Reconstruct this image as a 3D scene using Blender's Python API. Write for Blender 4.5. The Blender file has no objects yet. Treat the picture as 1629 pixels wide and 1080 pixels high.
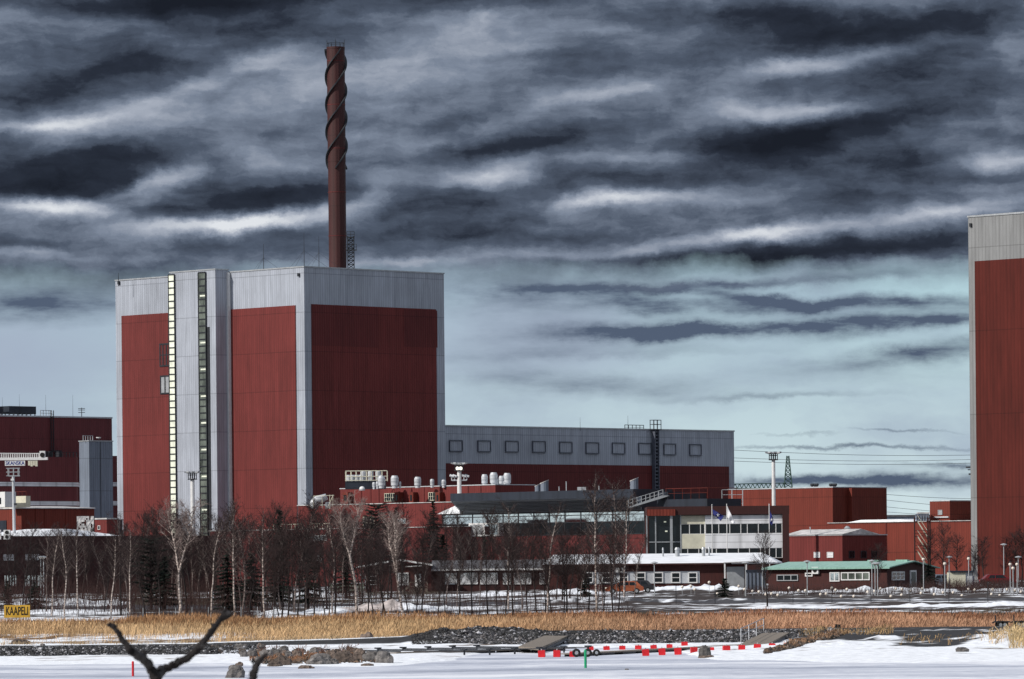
import bpy, math, random
import numpy as np
from mathutils import Vector, Matrix, noise as mnoise
random.seed(7); rng = np.random.default_rng(7)
S = bpy.context.scene
C = S.collection
PI = math.pi
# ------------------------------------------------------------------ camera, sky, sun, exposure
F = 7874.0; CX = 814.5; HY = 905.0; ROLL = 0.0096; EYE = 5.4
cd = bpy.data.cameras.new('camera'); cam = bpy.data.objects.new('camera', cd); C.objects.link(cam)
cam.location = (0, 0, EYE)
cam.rotation_euler = (Matrix.Rotation(PI/2, 3, 'X') @ Matrix.Rotation(-ROLL, 3, 'Z')).to_euler()
cd.sensor_width = 36; cd.lens = F/1629*36; cd.shift_y = (HY-540)/1629
cd.clip_start = .5; cd.clip_end = 20000
cd.dof.use_dof = True; cd.dof.focus_distance = 600; cd.dof.aperture_fstop = 40
S.camera = cam
S.view_settings.view_transform = 'Standard'; S.view_settings.look = 'None'
S.view_settings.exposure = 0; S.view_settings.gamma = 1

def S2(px, py):
    dx = px-CX; dy = HY-py
    return (dx*math.cos(ROLL)+dy*math.sin(ROLL))/F, (-dx*math.sin(ROLL)+dy*math.cos(ROLL))/F
def P(px, py, Y):
    a, b = S2(px, py); return Vector((a*Y, Y, EYE+b*Y))

SUN_AZ = math.radians(-118)      # from north (+Y) clockwise: sun stands to the left, a little behind the camera
SUN_EL = math.radians(34)
sd = Vector((math.sin(SUN_AZ)*math.cos(SUN_EL), math.cos(SUN_AZ)*math.cos(SUN_EL), math.sin(SUN_EL)))
sl = bpy.data.lights.new('sun', 'SUN'); sl.energy = 3.9; sl.angle = math.radians(1.0); sl.color = (1, .95, .88)
so = bpy.data.objects.new('sun', sl); C.objects.link(so); so.rotation_euler = sd.to_track_quat('Z', 'Y').to_euler()

W = bpy.data.worlds.new('World'); S.world = W; W.use_nodes = True
wt = W.node_tree; wt.nodes.clear()
class NT:
    def __init__(s, t): s.t = t
    def n(s, typ, **k):
        o = s.t.nodes.new(typ)
        for a, b in k.items(): setattr(o, a, b)
        return o
    def l(s, a, b): s.t.links.new(a, b)
    def put(s, sock, v):
        if hasattr(v, 'links') or isinstance(v, bpy.types.NodeSocket): s.l(v, sock)
        elif v is not None: sock.default_value = v
    def m(s, op, a, b=None, c=None, clamp=False):
        o = s.n('ShaderNodeMath', operation=op, use_clamp=clamp)
        s.put(o.inputs[0], a); s.put(o.inputs[1], b); s.put(o.inputs[2], c); return o.outputs[0]
    def vm(s, op, a, b=None, out=0):
        o = s.n('ShaderNodeVectorMath', operation=op); s.put(o.inputs[0], a)
        if b is not None: s.put(o.inputs[1], b)
        return o.outputs[out]
    def noise(s, vec, scale, detail=4, rough=.55, dist=0, col=False):
        o = s.n('ShaderNodeTexNoise'); s.l(vec, o.inputs['Vector']); o.inputs['Scale'].default_value = scale
        o.inputs['Detail'].default_value = detail; o.inputs['Roughness'].default_value = rough
        o.inputs['Distortion'].default_value = dist
        return o.outputs['Color' if col else 'Fac']
    def ramp(s, fac, stops, interp='LINEAR'):
        o = s.n('ShaderNodeValToRGB'); o.color_ramp.interpolation = interp; e = o.color_ramp.elements
        while len(e) < len(stops): e.new(.5)
        for i, (p, c) in enumerate(stops):
            e[i].position = p; e[i].color = (c, c, c, 1) if isinstance(c, (int, float)) else (*c, 1)
        s.l(fac, o.inputs[0]); return o.outputs[0]
    def mix(s, fac, a, b, typ='MIX'):
        o = s.n('ShaderNodeMix', data_type='RGBA', blend_type=typ)
        s.put(o.inputs[0], fac)
        s.put(o.inputs[6], a if not isinstance(a, tuple) else (*a, 1)); s.put(o.inputs[7], b if not isinstance(b, tuple) else (*b, 1))
        return o.outputs[2]
    def mapping(s, vec, loc=(0,0,0), rot=0, scale=(1,1,1), typ='POINT'):
        o = s.n('ShaderNodeMapping', vector_type=typ); s.l(vec, o.inputs[0])
        o.inputs[1].default_value = loc; o.inputs[2].default_value = (0, 0, rot); o.inputs[3].default_value = scale
        return o.outputs[0]
w = NT(wt)
tc = w.n('ShaderNodeTexCoord'); sx = w.n('ShaderNodeSeparateXYZ'); w.l(tc.outputs['Generated'], sx.inputs[0])
az = w.m('ARCTAN2', sx.outputs[0], sx.outputs[1]); el = w.m('ARCSINE', sx.outputs[2])
cb = w.n('ShaderNodeCombineXYZ'); w.l(w.m('MULTIPLY', az, F/1000), cb.inputs[0]); w.l(w.m('MULTIPLY', el, F/1000), cb.inputs[1])
UV = cb.outputs[0]
wn = w.noise(w.mapping(UV, scale=(1, 1.5, 1)), 6.0, 8, .68, col=True)
warp = w.vm('MULTIPLY', w.vm('SUBTRACT', wn, (.5, .5, .5)), (.13, .050, 0))
UW = w.vm('ADD', UV, warp)
def chain(acc):                                    # ties each patch to the one before it, so the shader stays within its stack
    o = w.n('ShaderNodeVectorMath', operation='MULTIPLY_ADD'); w.l(acc, o.inputs[0]); o.inputs[1].default_value = (1e-7, 1e-7, 1e-7); w.l(UW, o.inputs[2]); return o.outputs[0]
def blobs(lst, start=0.0, gain=1.0):
    acc = start
    for px, py, rx, ry, rot, amp in lst:
        a, b = S2(px, py)
        src = UW if isinstance(acc, float) else chain(acc)
        v = w.mapping(src, loc=(a*F/1000, b*F/1000, 0), rot=math.radians(rot), scale=(rx/1000, ry/1000, 1), typ='TEXTURE')
        e = w.m('EXPONENT', w.m('MULTIPLY', w.vm('DOT_PRODUCT', v, v, 1), -1.0))
        acc = w.m('MULTIPLY_ADD', e, amp*(gain if amp > 0 else .5+gain*.4), acc)
    return acc
CL = [(60,295,250,34,4,-.42),(150,245,220,22,6,-.2),(330,215,160,20,6,-.14),(240,345,80,14,0,-.16),(150,400,160,10,0,-.05),
 (80,480,170,40,0,-.22),(340,8,330,18,0,-.32),(200,115,160,22,6,-.12),(130,150,170,26,4,-.16),(40,205,80,8,0,.20),(760,190,210,17,12,-.25),
 (720,245,150,14,6,-.18),(980,290,330,24,3,-.36),(860,225,210,20,9,-.28),(1330,205,260,26,6,-.26),(1210,240,130,26,0,-.2),(1240,40,280,34,-6,-.26),
 (1540,30,130,36,0,-.26),(880,100,130,22,0,-.10),(600,50,120,18,0,-.12),(1260,405,280,17,3,-.34),(860,375,200,12,0,-.14),(1300,320,300,22,4,-.18),(680,380,130,40,0,-.1),
 (450,315,150,20,8,-.16),(330,395,120,14,0,-.10),(40,390,90,10,0,-.14),
 (80,332,120,14,-8,.62),(340,362,150,12,4,.48),(470,345,120,12,10,.52),(600,305,60,22,25,.34),(270,290,60,24,25,.42),(200,305,50,12,20,.25),(410,262,50,16,0,.26),
 (120,198,120,12,4,.30),(320,140,190,15,20,.22),(150,40,220,16,0,.12),(480,165,150,30,8,.16),(690,40,120,24,0,.12),(820,60,160,22,0,.10),(560,140,160,40,0,.12),
 (760,282,75,22,4,.52),(620,220,70,16,0,.26),(900,160,150,17,14,.38),(1000,145,60,12,10,.2),(1330,100,130,15,8,.42),(1240,105,60,12,0,.25),(1280,182,75,15,0,.46),(1180,178,60,14,0,.2),(980,255,120,8,0,.16),
 (990,318,120,11,4,.42),(1210,372,110,12,4,.50),(1040,395,90,12,4,.36),(850,405,90,9,0,.18),(1480,345,110,15,6,.42),(1600,262,70,15,0,.48),(1600,85,70,24,0,.2),
 (1560,300,90,10,0,.14),(50,405,70,10,0,.30),(640,416,110,7,0,.22),(30,560,110,40,0,.40),(100,620,160,40,0,.30),(1090,235,100,10,0,.06),(1080,190,200,30,0,.12),(1100,270,250,30,0,.10)]
nb = w.noise(w.mapping(UW, rot=-.07, scale=(.8, 4.2, 1)), 2.3, 9, .55)
nf = w.noise(w.mapping(UW, rot=-.16, scale=(1, 1.8, 1)), 13, 9, .66)
dens = w.m('ADD', w.m('MULTIPLY', w.m('SUBTRACT', nb, .5), 1.15), w.m('MULTIPLY', w.m('SUBTRACT', nf, .5), .42))
bright = w.m('ADD', blobs(CL, .445, .90), dens)
cloud = w.ramp(bright, [(0, (.011,.014,.022)), (.20, (.024,.031,.048)), (.40, (.082,.105,.15)), (.58, (.20,.24,.315)), (.78, (.40,.44,.52)), (1, (.74,.77,.81))])
# clear strip low in the sky with thin dark streaks
ST = [(1130,452,300,9,2,.85),(1180,470,120,8,-6,.7),(1340,484,280,13,0,1.0),(1220,520,330,13,2,1.05),(1000,528,120,20,0,.6),(1000,478,110,16,-6,.6),(1480,560,170,16,6,.75),(1440,520,150,12,6,.5),
 (960,610,170,20,-4,.45),(1230,632,150,5,0,.35),(1380,600,240,30,0,.18),(830,470,150,38,0,.5),(1500,766,230,14,0,.75),(1250,768,200,8,0,.6),(1380,712,220,3.5,0,.65),(1530,742,80,5,0,.7),
 (1440,685,80,2.5,0,.5),(800,600,90,60,0,.2),(60,480,200,30,0,.8),(1270,693,60,3,0,.4),(950,560,260,10,0,.3)]
sden = w.m('MULTIPLY', blobs(ST, 0.0), w.m('ADD', w.m('MULTIPLY', w.noise(w.mapping(UV, scale=(1, 4.5, 1)), 9, 7, .62), 1.9), .05))
sden = w.ramp(w.m('MULTIPLY', sden, 1), [(0.08, 0), (.95, 1)])
sepv = w.n('ShaderNodeSeparateXYZ'); w.l(UV, sepv.inputs[0])
clear = w.ramp(w.m('MULTIPLY', sepv.outputs[1], 2.0), [(0, (.68,.80,.82)), (.5, (.52,.66,.71)), (1, (.42,.62,.69))])
softn = w.noise(w.mapping(UW, scale=(1, 2.5, 1)), 3.0, 6, .55)
clear = w.mix(w.ramp(softn, [(.40, .0), (.68, .6)]), clear, (.31,.38,.50))
clear = w.mix(blobs([(830,530,280,110,0,.8),(20,560,300,120,0,.85)]), clear, (.36,.42,.54))
clear = w.mix(sden, clear, (.085,.115,.175))
sepw = w.n('ShaderNodeSeparateXYZ'); w.l(UW, sepw.inputs[0])
# lower edge of the cloud deck: V about .47, lower on the far left
edge = w.m('MULTIPLY_ADD', w.m('SUBTRACT', w.noise(UV, 7, 6, .6), .5), .06, sepw.outputs[1])
mclear = w.ramp(edge, [(.435, 1), (.492, 0)])
low = w.mix(mclear, cloud, clear)
sky = w.n('ShaderNodeTexSky', sky_type='NISHITA'); sky.sun_disc = False
sky.sun_elevation = SUN_EL; sky.sun_rotation = SUN_AZ; sky.dust_density = 3; sky.air_density = 1.0
hi = w.mix(.80, w.mix(1.0, sky.outputs[0], (.075,.075,.075), 'MULTIPLY'), (.50,.54,.62))
fin = w.mix(w.ramp(el, [(.13, 0), (.36, 1)]), low, hi)
bg = w.n('ShaderNodeBackground'); w.l(w.mix(1.0, fin, (10,10,10), 'MULTIPLY'), bg.inputs[0]); bg.inputs[1].default_value = .1
wo = w.n('ShaderNodeOutputWorld'); w.l(bg.outputs[0], wo.inputs[0])
W.cycles.sampling_method = 'MANUAL'; W.cycles.sample_map_resolution = 512

# ------------------------------------------------------------------ materials
MATS = {}
def pmat(name, col, rough=.7, metal=0, build=None, spec=.4, emit=None, es=1):
    if name in MATS: return MATS[name]
    m = bpy.data.materials.new(name); m.use_nodes = True; t = NT(m.node_tree)
    b = m.node_tree.nodes['Principled BSDF']
    b.inputs['Base Color'].default_value = (*col, 1); b.inputs['Roughness'].default_value = rough
    b.inputs['Metallic'].default_value = metal; b.inputs['Specular IOR Level'].default_value = spec
    if emit: b.inputs['Emission Color'].default_value = (*emit, 1); b.inputs['Emission Strength'].default_value = es
    if build: build(t, b, col)
    MATS[name] = m; return m
def mottled(scale=1.5, amt=.25, det=5, coords='Object', stretch=(1,1,1), bump=0):
    def f(t, b, col):
        tcn = t.n('ShaderNodeTexCoord')
        n = t.noise(t.mapping(tcn.outputs[coords], scale=stretch), scale, det, .6)
        k = t.ramp(n, [(.3, 1-amt), (.7, 1+amt*.6)])
        c = t.mix(1.0, tuple(col), k, 'MULTIPLY'); t.l(c, b.inputs['Base Color'])
        if bump:
            bn = t.n('ShaderNodeBump'); bn.inputs['Strength'].default_value = bump; bn.inputs['Distance'].default_value = .1
            t.l(n, bn.inputs['Height']); t.l(bn.outputs[0], b.inputs['Normal'])
    return f
def cladding(rib=.55, seams=(), joint=7.5, dirt=.2):
    def f(t, b, col):
        tcn = t.n('ShaderNodeTexCoord'); s = t.n('ShaderNodeSeparateXYZ'); t.l(tcn.outputs['Object'], s.inputs[0])
        u = t.m('ADD', s.outputs[0], s.outputs[1])
        tri = t.m('PINGPONG', u, rib/2); tri = t.m('DIVIDE', tri, rib/2)
        groove = t.ramp(tri, [(.0, .72), (.22, 1.0), (.8, 1.04), (1, 1.07)])
        # sheets differ a little from one another
        cb2 = t.n('ShaderNodeCombineXYZ'); t.l(t.m('FLOOR', t.m('DIVIDE', u, 1.2)), cb2.inputs[0]); t.l(t.m('FLOOR', t.m('DIVIDE', s.outputs[2], joint)), cb2.inputs[1])
        wn2 = t.n('ShaderNodeTexWhiteNoise', noise_dimensions='2D'); t.l(cb2.outputs[0], wn2.inputs[0])
        sheet = t.m('MULTIPLY_ADD', wn2.outputs[0], .10, .95)
        jz = t.m('PINGPONG', s.outputs[2], joint/2); jl = t.ramp(jz, [(.0, .62), (.12, 1)])
        cb3 = t.n('ShaderNodeCombineXYZ'); t.l(t.m('MULTIPLY', u, 1.0), cb3.inputs[0]); t.l(t.m('MULTIPLY', s.outputs[2], .08), cb3.inputs[1])
        streak = t.ramp(t.noise(cb3.outputs[0], 1.1, 8, .7), [(.35, 1-dirt), (.65, 1+dirt*.5)])
        bign = t.ramp(t.noise(tcn.outputs['Object'], .06, 4, .6), [(.3, .84), (.7, 1.12)])
        k = t.m('MULTIPLY', t.m('MULTIPLY', groove, sheet), t.m('MULTIPLY', jl, t.m('MULTIPLY', streak, bign)))
        t.l(t.mix(1.0, tuple(col), k, 'MULTIPLY'), b.inputs['Base Color'])
        bn = t.n('ShaderNodeBump'); bn.inputs['Strength'].default_value = .35; bn.inputs['Distance'].default_value = .08
        t.l(tri, bn.inputs['Height']); t.l(bn.outputs[0], b.inputs['Normal'])
    return f
RED = pmat('red cladding', (.150,.028,.026), .7, spec=.25, build=cladding(.6))
REDD = pmat('dark red cladding', (.118,.022,.022), .7, spec=.25, build=cladding(.6))
REDOLD = pmat('weathered red cladding', (.045,.009,.009), .65, build=cladding(.75, joint=14))
RUST = pmat('orange red cladding', (.155,.029,.019), .7, spec=.25, build=cladding(.5, joint=5))
MAROON = pmat('maroon cladding', (.15,.030,.034), .65, build=cladding(.5, joint=5, dirt=.2))
GREY = pmat('grey cladding', (.36,.39,.45), .5, build=cladding(.6))
GREYB = pmat('blue grey cladding', (.18,.21,.265), .5, build=cladding(.5, joint=6))
GREYSHADE = pmat('grey cladding with painted shade', (.22,.225,.23), .55, build=cladding(.75, joint=14))  # grey darkened in its colour to imitate vignette shade on the right-hand block
WHITEC = pmat('white cladding', (.74,.75,.78), .5, build=cladding(4.0, joint=1.1, dirt=.05))
BROWN = pmat('dark red boards', (.042,.010,.009), .75, build=mottled(2.0, .35, stretch=(3,3,.4)))
BRICKR = pmat('brown red boards', (.055,.012,.010), .75, build=mottled(2.0, .35, stretch=(3,3,.4)))
WHITE = pmat('white paint', (.72,.72,.72), .5, build=mottled(2, .12))
STEEL = pmat('galvanised steel', (.42,.44,.46), .45, .4, build=mottled(1.2, .2))
STEELW = pmat('pale steel', (.52,.54,.57), .5, .1, build=mottled(.8, .18))
DARK = pmat('dark steel', (.03,.033,.04), .5, .3, build=mottled(1.2, .3))
BLACKP = pmat('black slate panels', (.022,.028,.042), .45, build=cladding(4.4, joint=40, dirt=.2))
SLATE = pmat('grey slat soffit', (.34,.39,.44), .5, build=mottled(1.5, .4, stretch=(.2,.2,6)))
GLASS = pmat('dark window glass', (.008,.011,.014), .10, spec=.35, build=mottled(.5, .5))
MIRROR = pmat('reflective facade glass', (.86,.85,.84), .03, 1.0, build=mottled(.25, .25))
LIT = pmat('lit translucent glazing', (.62,.64,.55), .4, emit=(.95,1,.78), es=.30, build=mottled(.9, .3))
LITD = pmat('dim glazing with rooms behind', (.13,.15,.13), .2, build=mottled(.6, .8, stretch=(1,1,.5)))
SNOW = pmat('snow', (.80,.82,.86), .6, build=mottled(.6, .12, bump=.2))
SNOWD = pmat('old snow', (.55,.54,.54), .7, build=mottled(.9, .45, bump=.3))
GREENR = pmat('green roof sheet', (.26,.45,.38), .5, build=mottled(1.5, .25, stretch=(.3,3,1)))
DECKG = pmat('grey roof felt', (.10,.10,.11), .8, build=mottled(.8, .35))
WOOD = pmat('weathered planks', (.20,.17,.14), .8, build=mottled(3, .35, stretch=(6,.6,1)))
REDP = pmat('red plastic', (.62,.015,.022), .4, build=mottled(3, .2))
GREENP = pmat('green plastic', (.01,.33,.14), .4, build=mottled(3, .1))
RUBBER = pmat('black rubber', (.012,.012,.012), .8, build=mottled(4, .4))
BLUEF = pmat('navy flag cloth', (.02,.028,.16), .8, build=mottled(2, .2))
WHITEF = pmat('white flag cloth', (.85,.85,.88), .8, build=mottled(2, .1))
ORANGE = pmat('orange car paint', (.32,.09,.04), .25, build=mottled(1, .1))
DKCAR = pmat('dark car paint', (.03,.03,.035), .25, build=mottled(1, .1))
REDCAR = pmat('red car paint', (.16,.01,.012), .25, build=mottled(1, .1))
LTCAR = pmat('silver blue car paint', (.30,.36,.42), .3, .3, build=mottled(1, .1))
YELLOW = pmat('yellow sign board', (.66,.40,.05), .6, build=mottled(1.5, .25))
INK = pmat('black lettering', (.01,.01,.01), .6, build=mottled(5, .2))
INKB = pmat('blue lettering', (.008,.03,.20), .6, build=mottled(5, .1))
CREAM = pmat('cream panels', (.62,.60,.48), .6, build=mottled(1, .15))
GLOBE = pmat('opal lamp globe', (.75,.68,.60), .3, build=mottled(4, .05))
BULB = pmat('mast lamp lens', (.9,.85,.75), .3, emit=(1,.93,.8), es=.9, build=mottled(4, .05))
def rockm(name, col):
    def f(t, b, c):
        tcn = t.n('ShaderNodeTexCoord'); oi = t.n('ShaderNodeObjectInfo')
        n = t.noise(tcn.outputs['Object'], 3.5, 8, .7)
        k = t.ramp(n, [(.3, .35), (.5, .9), (.72, 1.9)])
        k2 = t.m('MULTIPLY_ADD', oi.outputs['Random'], .7, .65)
        t.l(t.mix(1.0, tuple(c), t.m('MULTIPLY', k, k2), 'MULTIPLY'), b.inputs['Base Color'])
        bn = t.n('ShaderNodeBump'); bn.inputs['Distance'].default_value = .06; t.l(n, bn.inputs['Height']); t.l(bn.outputs[0], b.inputs['Normal'])
    return pmat(name, col, .85, build=f)
ROCK = rockm('grey granite', (.13,.12,.115)); ROCKB = rockm('brown granite', (.13,.098,.08))
def attrmat(name, rough=.8, nscale=2.0, amt=.4, bump=.0):
    def f(t, b, c):
        a = t.n('ShaderNodeAttribute'); a.attribute_name = 'tint'
        tcn = t.n('ShaderNodeTexCoord'); n = t.noise(tcn.outputs['Object'], nscale, 5, .6)
        k = t.ramp(n, [(.3, 1-amt), (.7, 1+amt)])
        t.l(t.mix(1.0, a.outputs['Color'], k, 'MULTIPLY'), b.inputs['Base Color'])
        if bump:
            bn = t.n('ShaderNodeBump'); bn.inputs['Distance'].default_value = bump; t.l(n, bn.inputs['Height']); t.l(bn.outputs[0], b.inputs['Normal'])
    return pmat(name, (1,1,1), rough, build=f, spec=.2)
REEDM = attrmat('dry reed', .8, .5, .25)
LANDM = attrmat('snow and soil', .8, 1.6, .22, .08)
RIPM = attrmat('broken stone', .85, 5, .5)
def birchm(name, col, spots):
    def f(t, b, c):
        tcn = t.n('ShaderNodeTexCoord')
        n = t.noise(t.mapping(tcn.outputs['Object'], scale=(1.5,1.5,5)), 1.6, 5, .7)
        t.l(t.mix(t.ramp(n, [(.44, 0), (.56, spots)]), tuple(c), (.03,.025,.022)), b.inputs['Base Color'])
    return pmat(name, col, .8, build=f, spec=.2)
BARKW = birchm('pale birch bark', (.62,.52,.47), .85); BARKD = birchm('dark alder bark', (.026,.019,.019), .4); BARKM = birchm('dull birch bark', (.23,.18,.165), .8)
TWIG = pmat('brown twigs', (.032,.019,.019), .8, build=mottled(1, .3), spec=.2)
TWIGL = pmat('pale twigs', (.20,.15,.14), .8, build=mottled(1, .3), spec=.2)
NEEDLE = pmat('spruce needles', (.010,.016,.012), .8, build=mottled(1.5, .6), spec=.2)
BRUSH = pmat('brown brushwood', (.04,.019,.017), .85, build=mottled(.4, .5), spec=.2)
DEADW = pmat('dead wet branch', (.009,.006,.007), .8, build=mottled(30, .5, bump=.5))

# ------------------------------------------------------------------ mesh helpers
class MB:
    def __init__(s): s.v = []; s.f = []
    def add(s, vs, fs):
        o = len(s.v); s.v += [tuple(v) for v in vs]; s.f += [tuple(i+o for i in f) for f in fs]; return s
    def box(s, x0, x1, y0, y1, z0, z1):
        if x0 > x1: x0, x1 = x1, x0
        if y0 > y1: y0, y1 = y1, y0
        if z0 > z1: z0, z1 = z1, z0
        return s.add([(x0,y0,z0),(x1,y0,z0),(x1,y1,z0),(x0,y1,z0),(x0,y0,z1),(x1,y0,z1),(x1,y1,z1),(x0,y1,z1)],
                     [(0,3,2,1),(4,5,6,7),(0,1,5,4),(1,2,6,5),(2,3,7,6),(3,0,4,7)])
    def face(s, ax, a0, a1, z0, z1, d0, d1):       # box on a wall plane: ax 'x' = wall along local x facing -y, 'y' = wall along local y facing -x
        return s.box(a0, a1, -d1, -d0, z0, z1) if ax == 'x' else s.box(-d1, -d0, a0, a1, z0, z1)
    def bar(s, p, q, r0, r1=None, n=5, caps=True):
        p = Vector(p); q = Vector(q); r1 = r0 if r1 is None else r1
        d = (q-p); 
        if d.length < 1e-6: return s
        d.normalize(); u = d.cross(Vector((0,0,1)) if abs(d.z) < .95 else Vector((1,0,0))).normalized(); v = d.cross(u)
        vs = []
        for c, r in ((p, r0), (q, r1)):
            for i in range(n):
                a = 2*PI*i/n; vs.append(c+u*(r*math.cos(a))+v*(r*math.sin(a)))
        fs = [(i, (i+1) % n, n+(i+1) % n, n+i) for i in range(n)]
        if caps: fs += [tuple(range(n))[::-1], tuple(range(n, 2*n))]
        return s.add(vs, fs)
    def path(s, pts, rs, n=6):
        pts = [Vector(p) for p in pts]; vs = []; fs = []
        for k, p in enumerate(pts):
            d = (pts[min(k+1, len(pts)-1)]-pts[max(k-1, 0)]).normalized()
            u = d.cross(Vector((0,1,0)) if abs(d.y) < .9 else Vector((1,0,0))).normalized(); v = d.cross(u)
            for i in range(n):
                a = 2*PI*i/n; vs.append(p+u*(rs[k]*math.cos(a))+v*(rs[k]*math.sin(a)))
        for k in range(len(pts)-1):
            for i in range(n): fs.append((k*n+i, k*n+(i+1) % n, (k+1)*n+(i+1) % n, (k+1)*n+i))
        fs += [tuple(range(n))[::-1], tuple(range((len(pts)-1)*n, len(pts)*n))]
        return s.add(vs, fs)
    def lathe(s, c, prof, n=14, axis='z'):
        vs = []; fs = []
        for r, h in prof:
            for i in range(n):
                a = 2*PI*i/n; x, y = r*math.cos(a), r*math.sin(a)
                vs.append((c[0]+x, c[1]+y, c[2]+h) if axis == 'z' else ((c[0]+x, c[1]+h, c[2]+y) if axis == 'y' else (c[0]+h, c[1]+x, c[2]+y)))
        for k in range(len(prof)-1):
            for i in range(n): fs.append((k*n+i, k*n+(i+1) % n, (k+1)*n+(i+1) % n, (k+1)*n+i))
        fs += [tuple(range(n))[::-1], tuple(range((len(prof)-1)*n, len(prof)*n))]
        return s.add(vs, fs)
    def prism(s, poly, axis, a0, a1):              # polygon in the plane across an axis, extruded along it
        n = len(poly); vs = []
        for a in (a0, a1):
            for p, q in poly: vs.append((a, p, q) if axis == 'x' else ((p, a, q) if axis == 'y' else (p, q, a)))
        return s.add(vs, [tuple(range(n)), tuple(range(n, 2*n))[::-1]]+[(i, n+i, n+(i+1) % n, (i+1) % n) for i in range(n)])
    def mesh(s, name, mat, smooth=False):
        m = bpy.data.meshes.new(name); m.from_pydata(s.v, [], s.f); m.update()
        m.materials.append(mat)
        if smooth: m.polygons.foreach_set('use_smooth', [True]*len(m.polygons))
        return m
    def build(s, name, mat, parent=None, loc=(0,0,0), smooth=False, label=None):
        o = bpy.data.objects.new(name, s.mesh(name, mat, smooth)); C.objects.link(o); o.location = loc
        if parent is not None: o.parent = parent
        if label: o['label'] = label
        fixn(o.data); return o
def fixn(m):
    import bmesh
    b = bmesh.new(); b.from_mesh(m); bmesh.ops.recalc_face_normals(b, faces=b.faces); b.to_mesh(m); b.free()
def tag(o, label, cat, group=None):
    o['label'] = label; o['category'] = cat
    if group: o['group'] = group
    return o
def thing(name, label, cat, loc=(0,0,0), rz=0, group=None):
    o = bpy.data.objects.new(name, None); C.objects.link(o); o.location = loc; o.rotation_euler = (0, 0, rz)
    o.empty_display_size = .1
    return tag(o, label, cat, group)
def copy_tree(o, parent=None):
    c = o.copy(); C.objects.link(c)
    if parent is not None: c.parent = parent
    for ch in list(o.children): copy_tree(ch, c)
    return c
def text_mesh(name, txt, size, mat, parent, loc, rot, ext=.01, sx=1.0):
    cu = bpy.data.curves.new(name, 'FONT'); cu.body = txt; cu.size = size; cu.extrude = ext; cu.align_x = 'CENTER'; cu.align_y = 'CENTER'; cu.offset = size*.018
    t = bpy.data.objects.new(name, cu); C.objects.link(t); bpy.context.view_layer.update()
    me = bpy.data.meshes.new_from_object(t.evaluated_get(bpy.context.evaluated_depsgraph_get()))
    bpy.data.objects.remove(t); bpy.data.curves.remove(cu)
    me.materials.clear(); me.materials.append(mat)
    o = bpy.data.objects.new(name, me); C.objects.link(o); o.parent = parent; o.location = loc; o.rotation_euler = rot; o.scale = (sx, 1, 1)
    return o

# ------------------------------------------------------------------ ground shape
def interp(x, xs, ys): return float(np.interp(x, xs, ys))
BUMPS = [  # px, Y, half width px, half depth m, height, snow
 (510,545,34,6,.75,1),(470,540,20,5,.4,1),(572,462,26,4,.62,2),(545,458,20,3,.5,1),(610,462,24,4,.70,2),(648,462,26,3.5,.6,1),(690,462,30,3,.5,1),(505,460,24,3,.4,1),(440,452,30,3,.5,1),(750,470,30,3,.3,1),
 (790,555,40,6,.35,1),(905,572,40,5,.3,1),(1040,575,22,4,.55,1),(1085,575,30,4,.62,1),(1130,575,22,4,.55,1),(1165,575,24,3,.5,1),
 (100,520,30,6,.3,1),(160,520,60,6,.45,1),(20,520,40,5,.35,1),(985,500,34,5,.55,3),(900,498,60,5,.4,3),(1060,500,50,5,.3,3),(1170,505,50,5,.3,3),
 (1300,464,60,4,.16,1),(1210,464,40,4,.14,1),(1480,464,40,4,.22,1),(1560,464,60,4,.22,1),(1610,464,40,4,.28,1),(1420,464,50,4,.16,1),
 (1340,553,60,3,.30,1),(1240,553,50,3,.22,1),(1460,553,50,3,.35,1),(1600,553,50,3,.35,1),(1400,553,40,3,.25,1),(1500,550,26,3,.3,1),
 (60,548,34,4,.4,1),(110,470,60,4,.25,1),
 (730,354,60,2.2,.22,0),(800,354,40,2.2,.24,0),(680,354,40,2.2,.12,0),
 (1410,331,24,3,.22,1),(1600,328,50,6,.30,1),(1300,322,120,6,.18,1),(1130,306,50,3,.10,1),(650,294,90,4,.12,1),(1590,318,50,6,.3,1)]
BW = [((px-CX)/F*Y, Y, wpx/F*Y, dep, h, s) for px, Y, wpx, dep, h, s in BUMPS]
def nz(x, y, z=0.0): return mnoise.noise(Vector((x, y, z)))
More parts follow.
